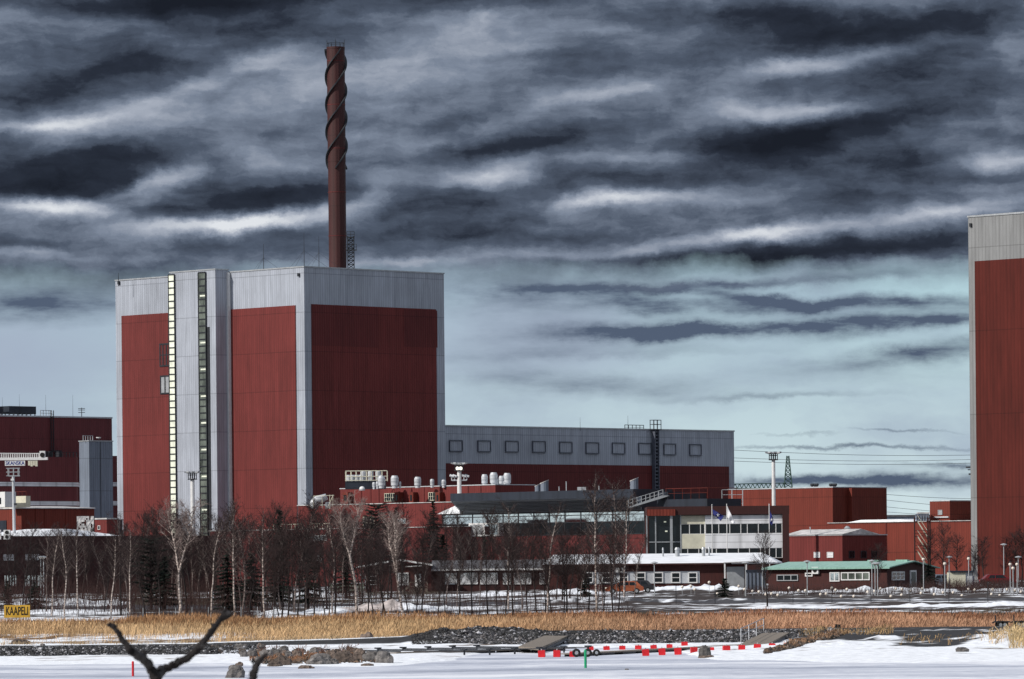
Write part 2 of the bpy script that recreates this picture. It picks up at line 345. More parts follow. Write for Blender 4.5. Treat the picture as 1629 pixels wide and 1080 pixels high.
def zland(X, Y):
    px = CX+X/Y*F
    lf = interp(px, [300, 660, 760], [0, .55, 1])                     # the causeway drops to the left
    top = .30+.62*lf
    if Y < 362:
        e = interp(px, [-80, 360, 420, 600, 640, 720, 800, 1060, 1090, 1130, 1240, 1300, 1420, 1700], [293, 293, 279, 277, 282, 300, 333, 333, 312, 288, 284, 279, 275, 274])+4*nz(X*.12, 5)+2*nz(X*.6, 8)
        z = interp(Y-e, [-30, -2, 0, 3, 12, 30], [-.4, -.03, 0, .04, .10, .16])
        z = max(z, interp(Y, [330, 336, 346, 350.5, 357, 361], [-1, .10, .16+.1*lf, top, top, .25]) if Y > 333 else -1)
        bk = interp(px, [1200, 1300], [0, 1])*interp(Y, [314, 328, 350, 362], [0, .34, .92, .3])
        if bk > .06: z = max(z, bk)
        rt = interp(px, [1180, 1330, 1500], [0, .05, .10]); z += rt*interp(Y, [300, 322, 340, 350], [0, 1, 1, 0])
    else:
        z = interp(Y, [361, 385, 425, 445, 500, 515, 590, 640, 3000], [.25, .35, .80, 1.3, 1.8, 1.95, 2.8, 2.8, 2.8])
    for bx, by, bw, bd, h, s in BW:
        a = (X-bx)/bw; b = (Y-by)/bd
        if abs(a) < 2.2 and abs(b) < 2.5:
            z += h*math.exp(-(a*a)**1.5-b*b)*(1+.8*nz(X*.9, Y*.3, 3)+.6*nz(X*2.3, Y*.8, 9))
    if Y > 361 and Y < 900: z += .10*nz(X*.12, Y*.10)+.06*nz(X*.5, Y*.3, 5)
    elif Y <= 361 and z > .03: z += min(1, z*12)*(.035*nz(X*.5, Y*.4, 5)+.035*nz(X*.1, Y*.12, 2)+.02*nz(X*1.6, Y*1.2, 6))
    return z
def cover(X, Y):
    """ground colour: snow, wet soil, gravel or dead grass, by where they lie"""
    px = CX+X/Y*F
    snow = (.80,.83,.88); soil = (.045,.035,.032); gravel = (.032,.032,.034); grass = (.15,.085,.045); road = (.055,.055,.062); olive = (.06,.05,.03)
    s = 0.0; dirty = 0
    for bx, by, bw, bd, h, k in BW:
        a = (X-bx)/bw; b = (Y-by)/bd
        if k and abs(a) < 2 and abs(b) < 2:
            e = math.exp(-(a*a)**1.5-b*b)
            if k == 3: s = max(s, e*.9*(0.5+nz(X*.8, Y*.6, 7))); dirty = 3
            else:
                s = max(s, e*1.5)
                if k == 2 and e > .15: dirty = 2
    n = nz(X*.06, Y*.10, 1)*.5+nz(X*.25, Y*.3, 2)*.4+nz(X*.9, Y*.9, 3)*.35+nz(X*2.1, Y*1.3, 3)*.25
    edge = interp(px, [1230, 1300, 1500, 1600], [346, 324, 311, 334])+8*nz(X*.35, 3)+4*nz(X*1.3, 6)+3*nz(X*3, 2)
    if px > 1230 and edge < Y < 361: base = gravel; s = s if s > .5 else .25+n
    elif Y < 345:
        base = (.16,.13,.11); s = 1 if Y < 300 else 1-max(0, nz(X*.22, Y*.5, 11)+.4*nz(X*1.6, Y*1.2, 4)-.18)*2.2
    elif Y < 361:
        base = gravel; s = .0
        if px < 640: s = .0 if 347 < Y < 352 else 1.0
        if px > 640 and Y < 347.5: s = .9+n
        if px < 640 and Y > 352: s = 1
    elif Y < 426:
        base = grass; s = max(s, .5+n) if px < 660 and Y < 400 else max(s, .25+n if Y > 412 else .1)
        if px > 660 and Y < 400: s = 0
    elif Y < 450: base = olive; s = max(s, .25+n*1.2+(.18 if px < 700 else -.1))
    elif Y < 497: base = soil; s = max(s, (.42 if px < 1000 else .26)+n*1.5)
    elif Y < 515: base = road; s = max(s, .12+n)
    elif Y < 600: base = olive if px < 700 else soil; s = max(s, (.34 if px < 1000 else .20)+n*1.3)
    else: base = soil; s = .3+n
    if px < 205 and 425 < Y < 520: s += .14
    if 205 < px < 410 and 425 < Y < 560: s -= .45
    k = 1+.5*nz(X*1.7, Y*1.7, 8)
    c = np.array(base)*k
    sn = np.array(snow)
    if dirty == 2: sn = np.array((.50,.44,.42))*(1+.8*nz(X*2.2, Y*2.2, 4))
    t = min(1, max(0, (s-.42)/.10))
    return c*(1-t)+sn*t
def gz(px, Y):
    X = (px-CX)/F*Y; return Vector((X, Y, zland(X, Y)))

def grid(name, xs, ys, mat, colf=cover, zf=zland):
    nx, ny = len(xs), len(ys); v = []; cols = []
    for y in ys:
        for x in xs: v.append((x, y, zf(x, y))); cols.append((*colf(x, y), 1))
    f = [(j*nx+i, j*nx+i+1, (j+1)*nx+i+1, (j+1)*nx+i) for j in range(ny-1) for i in range(nx-1)]
    m = bpy.data.meshes.new(name); m.from_pydata(v, [], f); m.materials.append(mat)
    a = m.color_attributes.new('tint', 'FLOAT_COLOR', 'POINT'); a.data.foreach_set('color', np.clip(np.array(cols), 0, 1).astype(np.float32).ravel())
    m.polygons.foreach_set('use_smooth', [True]*len(m.polygons))
    o = bpy.data.objects.new(name, m); C.objects.link(o); o['kind'] = 'structure'; return o
xs = [-3500,-1200,-500,-250,-140,-100]+list(np.arange(-86, 86.1, .55))+[100,140,250,500,1200,3500]
ys = list(np.arange(264, 362, .8))+list(np.arange(362, 430, 2.0))+list(np.arange(430, 620, 1.0))+[640,700,800,1000,1300,1800,2600,4000,7000]
grid('ground', xs, ys, LANDM)
# the bank the photographer stands on
nb_ = MB(); nbx = [-400,-60,-20,-8,-3,0,3,8,20,60,400]; nby = [-60,-10,0,6,12,22,34,46,60]
for y in nby:
    for x in nbx: nb_.v.append((x, y, interp(y, [-60,12,34,60], [4.2,3.7,2.2,-.4])+.12*nz(x*.4, y*.4)))
for j in range(len(nby)-1):
    for i in range(len(nbx)-1): k = j*len(nbx)+i; nb_.f.append((k, k+1, k+1+len(nbx), k+len(nbx)))
b_ = nb_.build('near_ground', SNOWD, smooth=True); b_['kind'] = 'structure'
# sea ice
def icem(t, b, c):
    tcn = t.n('ShaderNodeTexCoord'); v = tcn.outputs['Object']
    wv = t.vm('ADD', v, t.vm('MULTIPLY', t.vm('SUBTRACT', t.noise(v, .06, 4, .6, col=True), (.5,.5,.5)), (30, 22, 0)))
    a = t.noise(t.mapping(wv, rot=.03, scale=(.022,.060,1)), 1.5, 8, .62); d = t.noise(t.mapping(v, scale=(.35,.5,1)), 2.2, 9, .75)
    k = t.m('ADD', t.m('MULTIPLY', a, .66), t.m('MULTIPLY', d, .34))
    t.l(t.ramp(k, [(.37, (.27,.30,.37)), (.45, (.44,.47,.56)), (.52, (.60,.63,.71)), (.58, (.80,.82,.87))]), b.inputs['Base Color'])
    t.l(t.ramp(k, [(.40, .38), (.6, .7)]), b.inputs['Roughness'])
ICE = pmat('frozen sea', (.5,.5,.55), .5, build=icem)
io = MB().add([(-3500,40,0),(3500,40,0),(3500,420,0),(-3500,420,0)], [(0,1,2,3)]).build('ice', ICE); io['kind'] = 'structure'

# ------------------------------------------------------------------ frames for buildings
class Fr:
    def __init__(s, px, py, Y, rot=45, zb=2.6):
        p = P(px, py, Y); s.O = Vector((p.x, p.y, zb)); r = math.radians(rot); s.rz = r; s.top = p.z-zb
        s.ex = Vector((math.cos(r), math.sin(r), 0)); s.ey = Vector((-math.sin(r), math.cos(r), 0)); s.zb = zb
    def on(s, ax, px, py, off=0):                  # point of wall ax (pushed outwards by off) seen at a pixel -> (along, z)
        e, n = (s.ex, -s.ey) if ax == 'x' else (s.ey, -s.ex)
        o = s.O+n*off; a, b = S2(px, py)
        t = (a*o.y-o.x)/(e.x-a*e.y); Y = o.y+t*e.y
        return t, EYE+b*Y-s.zb
    def rect(s, ax, x0, y0, x1, y1, off=0):
        a0, zt = s.on(ax, x0, y0, off); a1, zbm = s.on(ax, x1, y1, off); a2, zt2 = s.on(ax, x1, y0, off); a3, zb2 = s.on(ax, x0, y1, off)
        return min(a0, a1), max(a0, a1), (zbm+zb2)/2, (zt+zt2)/2
    def thing(s, name, label, cat, group=None): return thing(name, label, cat, s.O, s.rz, group)
def window(par, fr, ax, px0, py0, px1, py1, nx=1, nz_=1, fm=WHITE, gm=GLASS, off=0, fw=.09, label=None):
    a0, a1, z0, z1 = fr.rect(ax, px0, py0, px1, py1, off)
    f = MB(); 
    f.face(ax, a0, a1, z1-fw, z1, off, off+.12); f.face(ax, a0, a1, z0, z0+fw, off, off+.12)
    for i in range(nx+1):
        a = a0+(a1-a0)*i/nx; a = min(max(a, a0+fw/2), a1-fw/2); f.face(ax, a-fw/2, a+fw/2, z0+fw, z1-fw, off, off+.115)
    for j in range(1, nz_):
        z = z0+(z1-z0)*j/nz_; f.face(ax, a0+fw, a1-fw, z-fw*.3, z+fw*.3, off, off+.105)
    w_ = f.build('window', fm, par, label=label)
    MB().face(ax, a0+.01, a1-.01, z0+.01, z1-.01, off, off+.06).build('pane', gm, w_)
    return w_

# ------------------------------------------------------------------ the plant
def body_block(fr, Lx, Ly, h, mat, par, name='body', cap=None, capt=.25):
    o = MB().box(0, Lx, 0, Ly, 0, h).build(name, mat, par)
    if cap: MB().box(-.12, Lx+.12, -.12, Ly+.12, h+.003, h+capt).build('parapet', cap, par)
    return o
def panel(fr, ax, px0, py0, px1, py1, mat, par, name='panel', d0=0, d1=.15, z0=None, label=None):
    a0, a1, zb, zt = fr.rect(ax, px0, py0, px1, py1); zb = zb if z0 is None else z0
    return MB().face(ax, a0, a1, zb, zt, d0, d1).build(name, mat, par, label=label)

# main reactor block
f = Fr(483.5, 425, 950); RB = f
t = f.thing('reactor_building', 'tall red and grey block with a stair tower and the spiral chimney on top', 'building')
Lx = f.on('x', 706, 436)[0]; Ly = f.on('y', 183.5, 447)[0]; H = f.top
body_block(f, Lx, Ly, H, GREY, t, cap=STEEL)
panel(f, 'x', 495, 488, 695, 700, RED, t, 'red_panel', z0=0)
panel(f, 'x', 495, 487.4, 601, 551, REDD, t, 'dark_panel', .15, .19, label='darker red cladding sheets at the top of the right face')
panel(f, 'x', 641, 493, 695, 552, REDD, t, 'dark_panel', .15, .19, label='darker red cladding sheets near the top right edge')
panel(f, 'y', 363, 489, 472.5, 700, RED, t, 'red_panel', z0=0)
panel(f, 'y', 194, 500, 271, 700, RED, t, 'red_panel', z0=0)
# stair tower
tw = 3.6
y0 = f.on('y', 342.5, 433, tw)[0]; y1 = f.on('y', 270, 437, tw)[0]
st = MB().box(-tw, -.16, y0, y1, 0, H+.45).build('stair_tower', GREY, t)
MB().box(-tw-.1, -.1, y0-.1, y1+.1, H+.453, H+.7).build('tower_coping', STEEL, st)
MB().box(-.7, -.15, y0-.5, y0+.2, 0, H).build('corner_post', WHITE, st)
def strip(px0, px1, mat, name, n=45, depth=.25):
    a0 = f.on('y', px0, 600, tw)[0]; a1 = f.on('y', px1, 600, tw)[0]; a0, a1 = min(a0, a1), max(a0, a1)
    fm = MB(); zt, zb = H+.1, 2.5
    for i in range(n+1):
        z = zb+(zt-zb)*i/n; fm.face('y', a0, a1, z-.12, z+.12, tw+depth*.5, tw+depth+.04)
    fm.face('y', a0-.09, a0+.09, zb, zt, tw, tw+depth+.05); fm.face('y', a1-.09, a1+.09, zb, zt, tw, tw+depth+.05)
    w_ = fm.build(name, DARK, st)
    MB().face('y', a0+.09, a1-.09, zb+.12, zt-.12, tw, tw+depth*.8).build('glazing', mat, w_)
    return w_, a0, a1, zb, zt
strip(270.6, 280, LIT, 'window_strip')[0]['label'] = 'bright lit column of square panes down the tower edge'
ws, a0, a1, zb, zt = strip(318, 329.5, LITD, 'window_strip'); ws['label'] = 'dim green column of square panes on the tower'
lm = MB()
for k in (4, 11, 15, 19, 23, 27, 31, 36, 41):
    z = zb+(zt-zb)*(45-k+.5)/45; lm.face('y', a0+.15, a1-.5, z-.14, z+.16, tw+.2, tw+.235)
lm.build('ceiling_light', LIT, ws)
MB().face('y', *sorted((f.on('y', 330, 600, tw)[0], f.on('y', 334.5, 600, tw)[0])), 1, f.on('y', 331, 520, tw)[1], tw, tw+.06).build('dark_strip', DARK, st)
window(t, f, 'y', 254, 546, 271, 583, 3, 2, DARK, REDD, .15, .3, label='tall dark framed opening, the upper of two beside the lit strip')
window(t, f, 'y', 255, 597, 271, 627, 2, 1, DARK, STEEL, .15, .3, label='dark framed pale opening, the lower of two beside the lit strip')
for ax, px, py in (('y', 190, 450), ('y', 476, 437)):
    a, z = f.on(ax, px, py); MB().face(ax, a-.25, a+.25, z-.3, z+.3, .0, .35).build('wall_lamp', DARK, t)
# roof antennas with guy wires
def on_roof(px, py, u):                            # point on the block's roof plane near wall distance u behind the right-hand face
    return None
def antenna(px, pyt, pyb, Y, label, guys=True, r=.075, zoff=None, group=None):
    b = P(px, pyb, Y); tp = P(px, pyt, Y)
    th = thing('roof_antenna', label, 'antenna', b, 0, group); h = (tp-b).length
    MB().bar((0,0,-.6), (0,0,h*.6), r, r*.8, 6).bar((0,0,h*.6), (0,0,h), r*.6, r*.4, 5).build('mast', DARK, th)
    if guys:
        g = MB()
        for k in range(3):
            a = k*2*PI/3+.2; g.bar((0,0,h*.5), (math.cos(a)*h*.75, math.sin(a)*h*.75, -.2), .022, .022, 3)
        g.build('guy_wire', DARK, th)
    return th
antenna(419.5, 388, 432, 975, 'slim whip antenna with guy wires on the grey roof, left of the roof corner')
antenna(484, 370, 427, 962, 'tall whip antenna with guy wires standing right behind the roof corner')
antenna(507.5, 376, 428, 966, 'slim whip antenna with guy wires just left of the chimney')
antenna(188.5, 434, 450, 984, 'short thin rod on the far left end of the tall block roof', False, .09)
# chimney
cY = 985; cb_ = P(537.5, 440, cY); ct = P(534, 75, cY); 
t = thing('chimney', 'tall dark red chimney with spiral strakes round its upper half', 'chimney', cb_)
h = ct.z-cb_.z; r0 = 14.0/F*cY; r1 = 14.6/F*cY
MB().lathe((0,0,0), [(r0, -1), (r0, h*.5), (r1*.98, h*.5), (r1*.98, h-.4), (r1, h-.4), (r1, h), (r1*.8, h), (r1*.8, h-1)], 40).build('shaft', REDOLD, t, smooth=False)
hz0 = (440-268)/(440-75)*h
for k in range(3):
    vs = []; fs = []; n = 150
    for i in range(n+1):
        q = i/n; z = hz0+(h-.5-hz0)*q; a = 2*PI*(k/3)+q*2*PI*1.44+.4
        c, s_ = math.cos(a), math.sin(a); da = .07
        for rr, dz in ((r1*.96, -.17), (r1+.42, -.16), (r1+.42, .16), (r1*.96, .17)): vs.append((rr*c, rr*s_, z+dz))
    for i in range(n):
        for j in range(4): fs.append((i*4+j, i*4+(j+1) % 4, (i+1)*4+(j+1) % 4, (i+1)*4+j))
    fs += [(0,1,2,3), (n*4, n*4+3, n*4+2, n*4+1)]
    MB().add(vs, fs).build('strake', DARK, t)
g = MB()
for k in range(12):
    a = k*PI/6; x, y = r1*.95*math.cos(a), r1*.95*math.sin(a); g.bar((x,y,h-.1), (x,y,h+(1.5 if k % 3 == 0 else .9)), .05, .04, 4)
    b2 = (k+1)*PI/6; g.bar((x,y,h+.8), (r1*.95*math.cos(b2), r1*.95*math.sin(b2), h+.8), .04, .04, 4)
g.build('top_railing', DARK, t)
for z in np.arange(8, h, 8.7): MB().lathe((0,0,z), [(r0+.06,0),(r0+.06,.14)], 30).build('flange', REDD, t)
# lattice access tower beside it
Y = 982; p0 = P(558.5, 440, Y)
t = thing('access_tower', 'dark lattice ladder tower with platforms beside the chimney foot', 'scaffold')
t.location = p0
zt = P(558.5, 376, Y).z-p0.z; hw = .62; g = MB()
for sx_ in (-1, 1):
    for sy in (-1, 1): g.bar((sx_*hw, sy*hw, 0), (sx_*hw, sy*hw, zt), .08, .08, 4)
nlv = 10; zz = [zt*i/nlv for i in range(nlv+1)]
for i in range(nlv):
    for sy in (-1, 1):
        g.bar((-hw, sy*hw, zz[i]), (hw, sy*hw, zz[i+1]), .05, .05, 3); g.bar((hw, sy*hw, zz[i]), (-hw, sy*hw, zz[i+1]), .05, .05, 3)
        g.bar((-hw, sy*hw, zz[i]), (hw, sy*hw, zz[i]), .05, .05, 3)
g.build('frame', DARK, t)
for z, x0, x1 in ((P(0, 403, Y).z-p0.z, -.9, 1.15), (P(0, 383, Y).z-p0.z, -.75, .75)):
    g = MB().box(x0, x1, -.9, .9, z-.08, z+.06)
    for x in (x0, (x0+x1)/2, x1): g.bar((x, -.9, z), (x, -.9, z+1.1), .045, .045, 4)
    for zz_ in (.55, 1.1): g.bar((x0, -.9, z+zz_), (x1, -.9, z+zz_), .045, .045, 4)
    g.build('platform', DARK, t)

# turbine hall
f = Fr(706, 678, 990); HALL = f
t = f.thing('turbine_hall', 'long low hall with a grey upper band of square louvres behind the tall block', 'building')
Lx = f.on('x', 1167.5, 687)[0]; H = f.top
MB().box(-9, Lx, 0, 34, 0, H).build('body', GREYB if False else GREY, t)
MB().box(-9.1, Lx+.1, -.15, 34.1, H+.003, H+.28).build('parapet', STEEL, t)
a1, zc, = f.on('x', 1159, 742)[0], f.on('x', 900, 739)[1]
zc = (f.on('x', 720, 737)[1]+f.on('x', 1150, 742)[1])/2
MB().face('x', -8, a1, 0, zc, 0, .15).build('red_band', REDD, t)
for x0, x1, ya in ((714,735,700),(759,780,700.5),(803,824,701),(846,867,701.5),(889,909.5,702.5),(931,952,703.5),(973,993.5,704),(1015,1035,704.5),(1055,1074.5,705.5),(1096,1115,706.5)):
    a0, a1, z0, z1 = f.rect('x', x0, ya, x1, ya+18.5); g = MB()
    g.face('x', a0, a1, z1-.13, z1, 0, .35).face('x', a0, a1, z0, z0+.13, 0, .35).face('x', a0, a0+.13, z0+.2, z1-.2, 0, .3).face('x', a1-.13, a1, z0+.2, z1-.2, 0, .3)
    w_ = g.build('louvre', pmat('grey louvre frame', (.09,.10,.13), .5, build=mottled(1,.2)), t); MB().face('x', a0+.13, a1-.13, z0+.2, z1-.2, 0, .1).build('blade_panel', GREY, w_)
# ladder shaft on the hall
a0, a1, z0, z1 = f.rect('x', 1035.5, 675, 1043.5, 780); g = MB()
g.face('x', a0, a0+.16, 0, z1-1.2, .2, 1.1).face('x', a1-.16, a1, 0, z1-1.2, .2, 1.1)
for z in np.arange(1, z1-1.2, .75): g.face('x', a0+.16, a1-.16, z, z+.30, .3, .9)
cg = g.build('ladder_shaft', MATS['grey louvre frame'], t); g = MB()
for x in (a0-.4, (a0+a1)/2, a1+.4):
    for d in (.1, 1.2): g.face('x', x-.06, x+.06, z1-1.2, z1+.9, d, d+.1)
for z in (z1-1.2, z1-.1, z1+.8): g.face('x', a0-.46, a1+.46, z, z+.12, .08, 1.32)
g.build('top_cage', DARK, cg)
g = MB(); a0, zq = f.on('x', 997, 680); a1, _ = f.on('x', 1027, 681)
for x in np.linspace(a0, a1, 6): g.box(x-.05, x+.05, .5, .6, H+.2, H+1.0)
g.box(a0, a1, .48, .62, H+.95, H+1.08).box(a0, a1, .48, .62, H+.5, H+.56).build('roof_rail', DARK, t)
antenna(999, 661, 681, 1028, 'thin rod antenna near the rail on the hall roof', False, .05)
antenna(923, 664, 681, 1016, 'thin rod antenna at the middle of the hall roof', False, .04)

# right-hand tall block
f = Fr(1540, 346, 832); p_ = f.O
t = thing('reactor_building', 'tall red block with shade darkened grey rim, cut off by the right edge', 'building', p_, math.radians(-45))
H = f.top; L = 60
class Fx(Fr):
    def __init__(s, f0, rot): s.O = f0.O; s.zb = f0.zb; r = math.radians(rot); s.rz = r; s.ex = Vector((math.cos(r), math.sin(r), 0)); s.ey = Vector((-math.sin(r), math.cos(r), 0)); s.top = f0.top
f2 = Fx(f, -45)
MB().box(0, L, 0, 38, 0, H).build('body', GREYSHADE, t); MB().box(-.12, L, -.12, 38, H+.003, H+.3).build('parapet', STEEL, t)
a, _ = f2.on('x', 1553, 600); _, zt = f2.on('x', 1590, 413)
MB().face('x', a, L-5, 0, zt, 0, .15).build('red_panel', pmat('red cladding with painted shade', (.085,.014,.010), .75, spec=.2, build=cladding(.75, joint=14, dirt=.25)), t)  # vignette shade painted into the red; this face gets full sun
a, z = f2.on('x', 1545, 358); MB().face('x', a-.2, a+.2, z-.3, z+.3, 0, .3).build('wall_lamp', DARK, t)
g = MB(); _, z = f2.on('x', 1540, 747)
g.bar((-.1, 1, z), (-1.4, 1, z), .08, .08, 4); g.box(-1.6, -.5, .7, 1.3, z+.3, z+.55).box(-1.0, -.1, .7, 1.3, z-.9, z-.6).bar((-.5,1,z-.9), (-.5,1,z+.5), .06, .06, 4)
g.build('floodlight', DARK, t)

# left complex
f = Fr(-70, 661, 985)
t = f.thing('boiler_house', 'broad dark maroon building with black coolers on the roof, tallest at the left edge', 'building')
Lx = f.on('x', 178, 667)[0]; H = f.top
MB().box(0, Lx, 0, 30, 0, H).build('body', MAROON, t); MB().box(0, Lx+.1, -.12, 30, H+.003, H+.3).build('parapet', STEELW, t)
g = MB(); a, z = f.on('x', 82, 700); a2, zl = f.on('x', 88, 722)
for d in (-.35, .35): g.face('x', a+d-.05, a+d+.05, z-2, H+1.4, .2, .35)
for zz_ in np.arange(z-2, H+1.2, .6): g.face('x', a-.35, a+.35, zz_, zz_+.08, .22, .32)
g.face('x', a-.7, a2+.9, z-2.3, z-2.1, 0, 1.0)
for d in (-.3, .3): g.face('x', a2+d-.05, a2+d+.05, zl-1, z-2.2, .2, .35)
g.build('ladder', DARK, t)
g = MB(); a0, _ = f.on('x', 66, 660); a1, _ = f.on('x', 84, 660)
for x in np.linspace(a0, a1, 5): g.box(x-.05, x+.05, .3, .4, H+.3, H+1.4)
g.box(a0, a1, .3, .4, H+1.35, H+1.45).box(a0, a1, .3, .4, H+.8, H+.88).build('roof_rail', STEEL, t)
for x0, x1, lab in ((-14, 13, 'black boxy cooler on the maroon roof, cut by the left edge of the photo'), (22, 65, 'long black boxy cooler on the maroon roof beside the rail')):
    a0, _ = f.on('x', x0, 655); a1, _ = f.on('x', x1, 655); z = f.on('x', (x0+x1)/2, 649)[1]
    o = f.O+f.ex*a0+Vector((0,0,H+.3)); c = thing('roof_cooler', lab, 'cooler', o, f.rz); hh = z-H+.1
    MB().box(0, a1-a0, 1.5, 4.5, .35, hh).build('housing', BLACKP, c)
    g = MB()
    for q in np.linspace(.15, a1-a0-.15, 7): g.box(q-.08, q+.08, 1.6, 1.8, 0, .35).box(q-.08, q+.08, 4.2, 4.4, 0, .35)
    g.build('leg', STEEL, c); c.children[-1].name = 'support_frame'
for px, py, Y, lab in ((4, 632, 995, 'thin lightning rod on the maroon roof at the far left edge'), (31, 627, 1000, 'thin lightning rod behind the long black roof cooler'), (73, 628, 1004, 'thin lightning rod above the maroon roof rail'), (116, 628, 1008, 'thin lightning rod alone on the maroon roof')):
    antenna(px, py, 666, Y, lab, False, .04)
p0 = P(130, 667, 1010); c = thing('roof_antenna', 'crossed aerial with short arms on the maroon roof', 'antenna', p0); g = MB(); g.bar((0,0,-.5), (0,0,2.4), .09, .07, 5)
for z in (1.4, 1.9, 2.2): g.bar((-.7,0,z), (.7,0,z), .06, .06, 4)
g.build('mast', DARK, c)

f = Fr(-70, 725, 925)
t = f.thing('process_building', 'lower maroon building with two white bands and a rounded corner beside the grey shaft', 'building')
Lx = f.on('x', 122, 727)[0]; H = f.top; R_ = 2.2
def rounded(x0, x1, y1, z0, z1, o=0):
    pl = [(x0, y1), (x0, -o)]; n = 8
    for i in range(n+1):
        a = -PI/2+PI/2*i/n; pl.append((x1-R_+(R_+o)*math.cos(a), R_+(R_+o)*math.sin(a)))
    pl.append((x1+o, y1)); return pl
MB().prism(rounded(0, Lx+1.5, 30, 0, 0), 'z', 0, H).build('body', MAROON, t)
for ya, yb in ((767, 773.5), (797, 804)):
    z1 = f.on('x', 60, ya)[1]; z0 = f.on('x', 60, yb)[1]
    MB().prism(rounded(-.1, Lx+1.5, 30.1, 0, 0, .12), 'z', z0, z1).build('white_band', WHITEC, t)
g = MB()
for x in np.linspace(Lx-9, Lx+.5, 12): g.box(x-.05, x+.05, .5, .6, H, H+.95)
g.box(Lx-9, Lx+.5, .5, .6, H+.9, H+.98).box(Lx-9, Lx+.5, .5, .6, H+.45, H+.5)
for x in (Lx-7, Lx-5.8, Lx-3.6): g.box(x, x+.8, 1, 1.8, H, H+1.1)
g.build('roof_rail', DARK, t)
f3 = Fr(176, 725, 1000)                            # the strip of the same building seen right of the shaft
t2 = f3.thing('process_building', 'narrow end of a maroon building with white bands seen between grey shaft and tall block', 'building')
MB().box(0, 1.7, 0, 20, 0, f3.top).build('body', MAROON, t2)
for ya, yb in ((767, 773.5), (797, 804)):
    z1 = f3.on('x', 182, ya)[1]; z0 = f3.on('x', 182, yb)[1]; MB().box(-.1, 1.8, -.12, 20.1, z0, z1).build('white_band', WHITEC, t2)
f = Fr(141.5, 702, 915)
t = f.thing('lift_shaft', 'blue grey clad shaft standing left of the tall block', 'building')
Lx = f.on('x', 179, 702)[0]; Ly = f.on('y', 126, 702)[0]; H = f.top
body_block(f, Lx, Ly, H, GREYB, t, cap=STEEL, capt=.18)
a, _ = f.on('x', 160, 760); MB().face('x', a-.06, a+.06, 0, H, 0, .05).build('joint', DARK, t)
g = MB(); [g.box(x-.04, x+.04, 1, 1.1, H, H+1.1) for x in np.linspace(-.5, 1.8, 5)]; g.box(-.5, 1.8, 1, 1.1, H+1.05, H+1.12).build('roof_rail', STEEL, t)
o = P(157, 701, 914); c = thing('satellite_dish', 'small white dish on top of the blue grey shaft', 'dish', o)
MB().lathe((0,0,.35), [(.05,0),(.35,.1),(.5,.3)], 12).build('bowl', WHITE, c, smooth=True); MB().bar((0,0,0), (0,0,.4), .05, .05, 5).build('bracket', DARK, c)

f = Fr(34, 809, 850)
t = f.thing('annex_building', 'low orange red annex with a dark right side below the white bands', 'building')
Lx = f.on('x', 150, 809)[0]; Ly = f.on('y', -60, 806)[0]; H = f.top
MB().box(0, Lx, 0, Ly, 0, H).build('body', RUST, t)
MB().prism([(-.2, H+.003), (-.2, H+.18), (8, H+.55), (Ly, H+.3), (Ly, H+.003)], 'x', -.2, Lx+.1).build('roof_snow', SNOWD, t)
for px in (57, 72, 105):
    a, _ = f.on('x', px, 830); MB().face('x', a-.12, a+.12, 0, H, 0, .12).build('pilaster', RUST, t)
g = MB(); a0, a1, z0, z1 = f.rect('y', -10, 828, 11, 860); MB().face('y', a0, a1, z0, z1, 0, .12).build('gate', BLACKP, t)
# container with rail on the annex
o = P(42, 806.5, 846); c = thing('container', 'cream site container with a pipe rail on the annex roof', 'container', o, math.radians(45)); 
MB().box(-.1, .9, 0, 5.5, 0, 1.9).build('shell', CREAM, c)
g = MB()
for y in np.linspace(0, 5.5, 6): g.bar((0, y, 1.9), (0, y, 2.7), .05, .05, 4)
g.bar((0,0,2.65), (0,5.5,2.65), .05, .05, 4); g.build('rail', RUST, c)
o = P(8, 806.5, 842); c = thing('container', 'white site cabin at the left edge beside the cream container', 'container', o, math.radians(45))
MB().box(0, 2.4, 0, 4, 0, 2.6).build('shell', WHITE, c); MB().box(-.03, 0, 1, 2, .5, 1.6).build('window', GLASS, c)
# red hut and dark shed, scaffold under a net
f = Fr(170, 826, 800)
t = f.thing('roof_hut', 'small red hut with one little window by the foot of the tall block', 'hut')
MB().box(0, 2.4, 0, 3.2, 0, f.top).build('body', RED, t); MB().box(-.1, 2.5, -.1, 3.3, f.top+.003, f.top+.22).build('roof_snow', SNOWD, t)
window(t, f, 'y', 156, 836, 160, 842.5, 1, 1, WHITE, GLASS, 0, .08)
f = Fr(171, 828, 806)
t = f.thing('shed', 'black shed between the small red hut and the tall block', 'shed')
MB().box(1.2, 3.2, 0, 3, 0, f.top).build('body', BLACKP, t); MB().box(1.1, 3.3, -.1, 3.1, f.top+.003, f.top+.2).build('roof', DECKG, t)
o = P(136, 852, 790); o.z -= 1; t = thing('scaffold', 'scaffold hung with torn white netting left of the small red hut', 'scaffold', o)
g = MB(); hh = P(136, 822, 790).z-o.z
for x in (-1.3, -.4, .5, 1.3):
    for y in (0, 1.2): g.bar((x, y, 0), (x, y, hh), .05, .05, 4)
for z in np.arange(1, hh+.1, .9): g.bar((-1.4, 0, z), (1.4, 0, z), .05, .05, 4); g.bar((-1.4, 1.2, z), (1.4, 1.2, z), .05, .05, 4)
g.build('frame', DARK, t); vs = []; fs = []
for j in range(12):
    for i in range(12): vs.append((-1.35+2.7*i/11, -.12+.12*nz(i*.6, j*.6), .8+(hh-.7)*j/11))
for j in range(11):
    for i in range(11):
        if nz(i*.7, j*.5, 4) > -.22: fs.append((j*12+i, j*12+i+1, (j+1)*12+i+1, (j+1)*12+i))
nm = MB().add(vs, fs).build('netting', SNOWD, t); so_ = nm.modifiers.new('thick', 'SOLIDIFY'); so_.thickness = .02

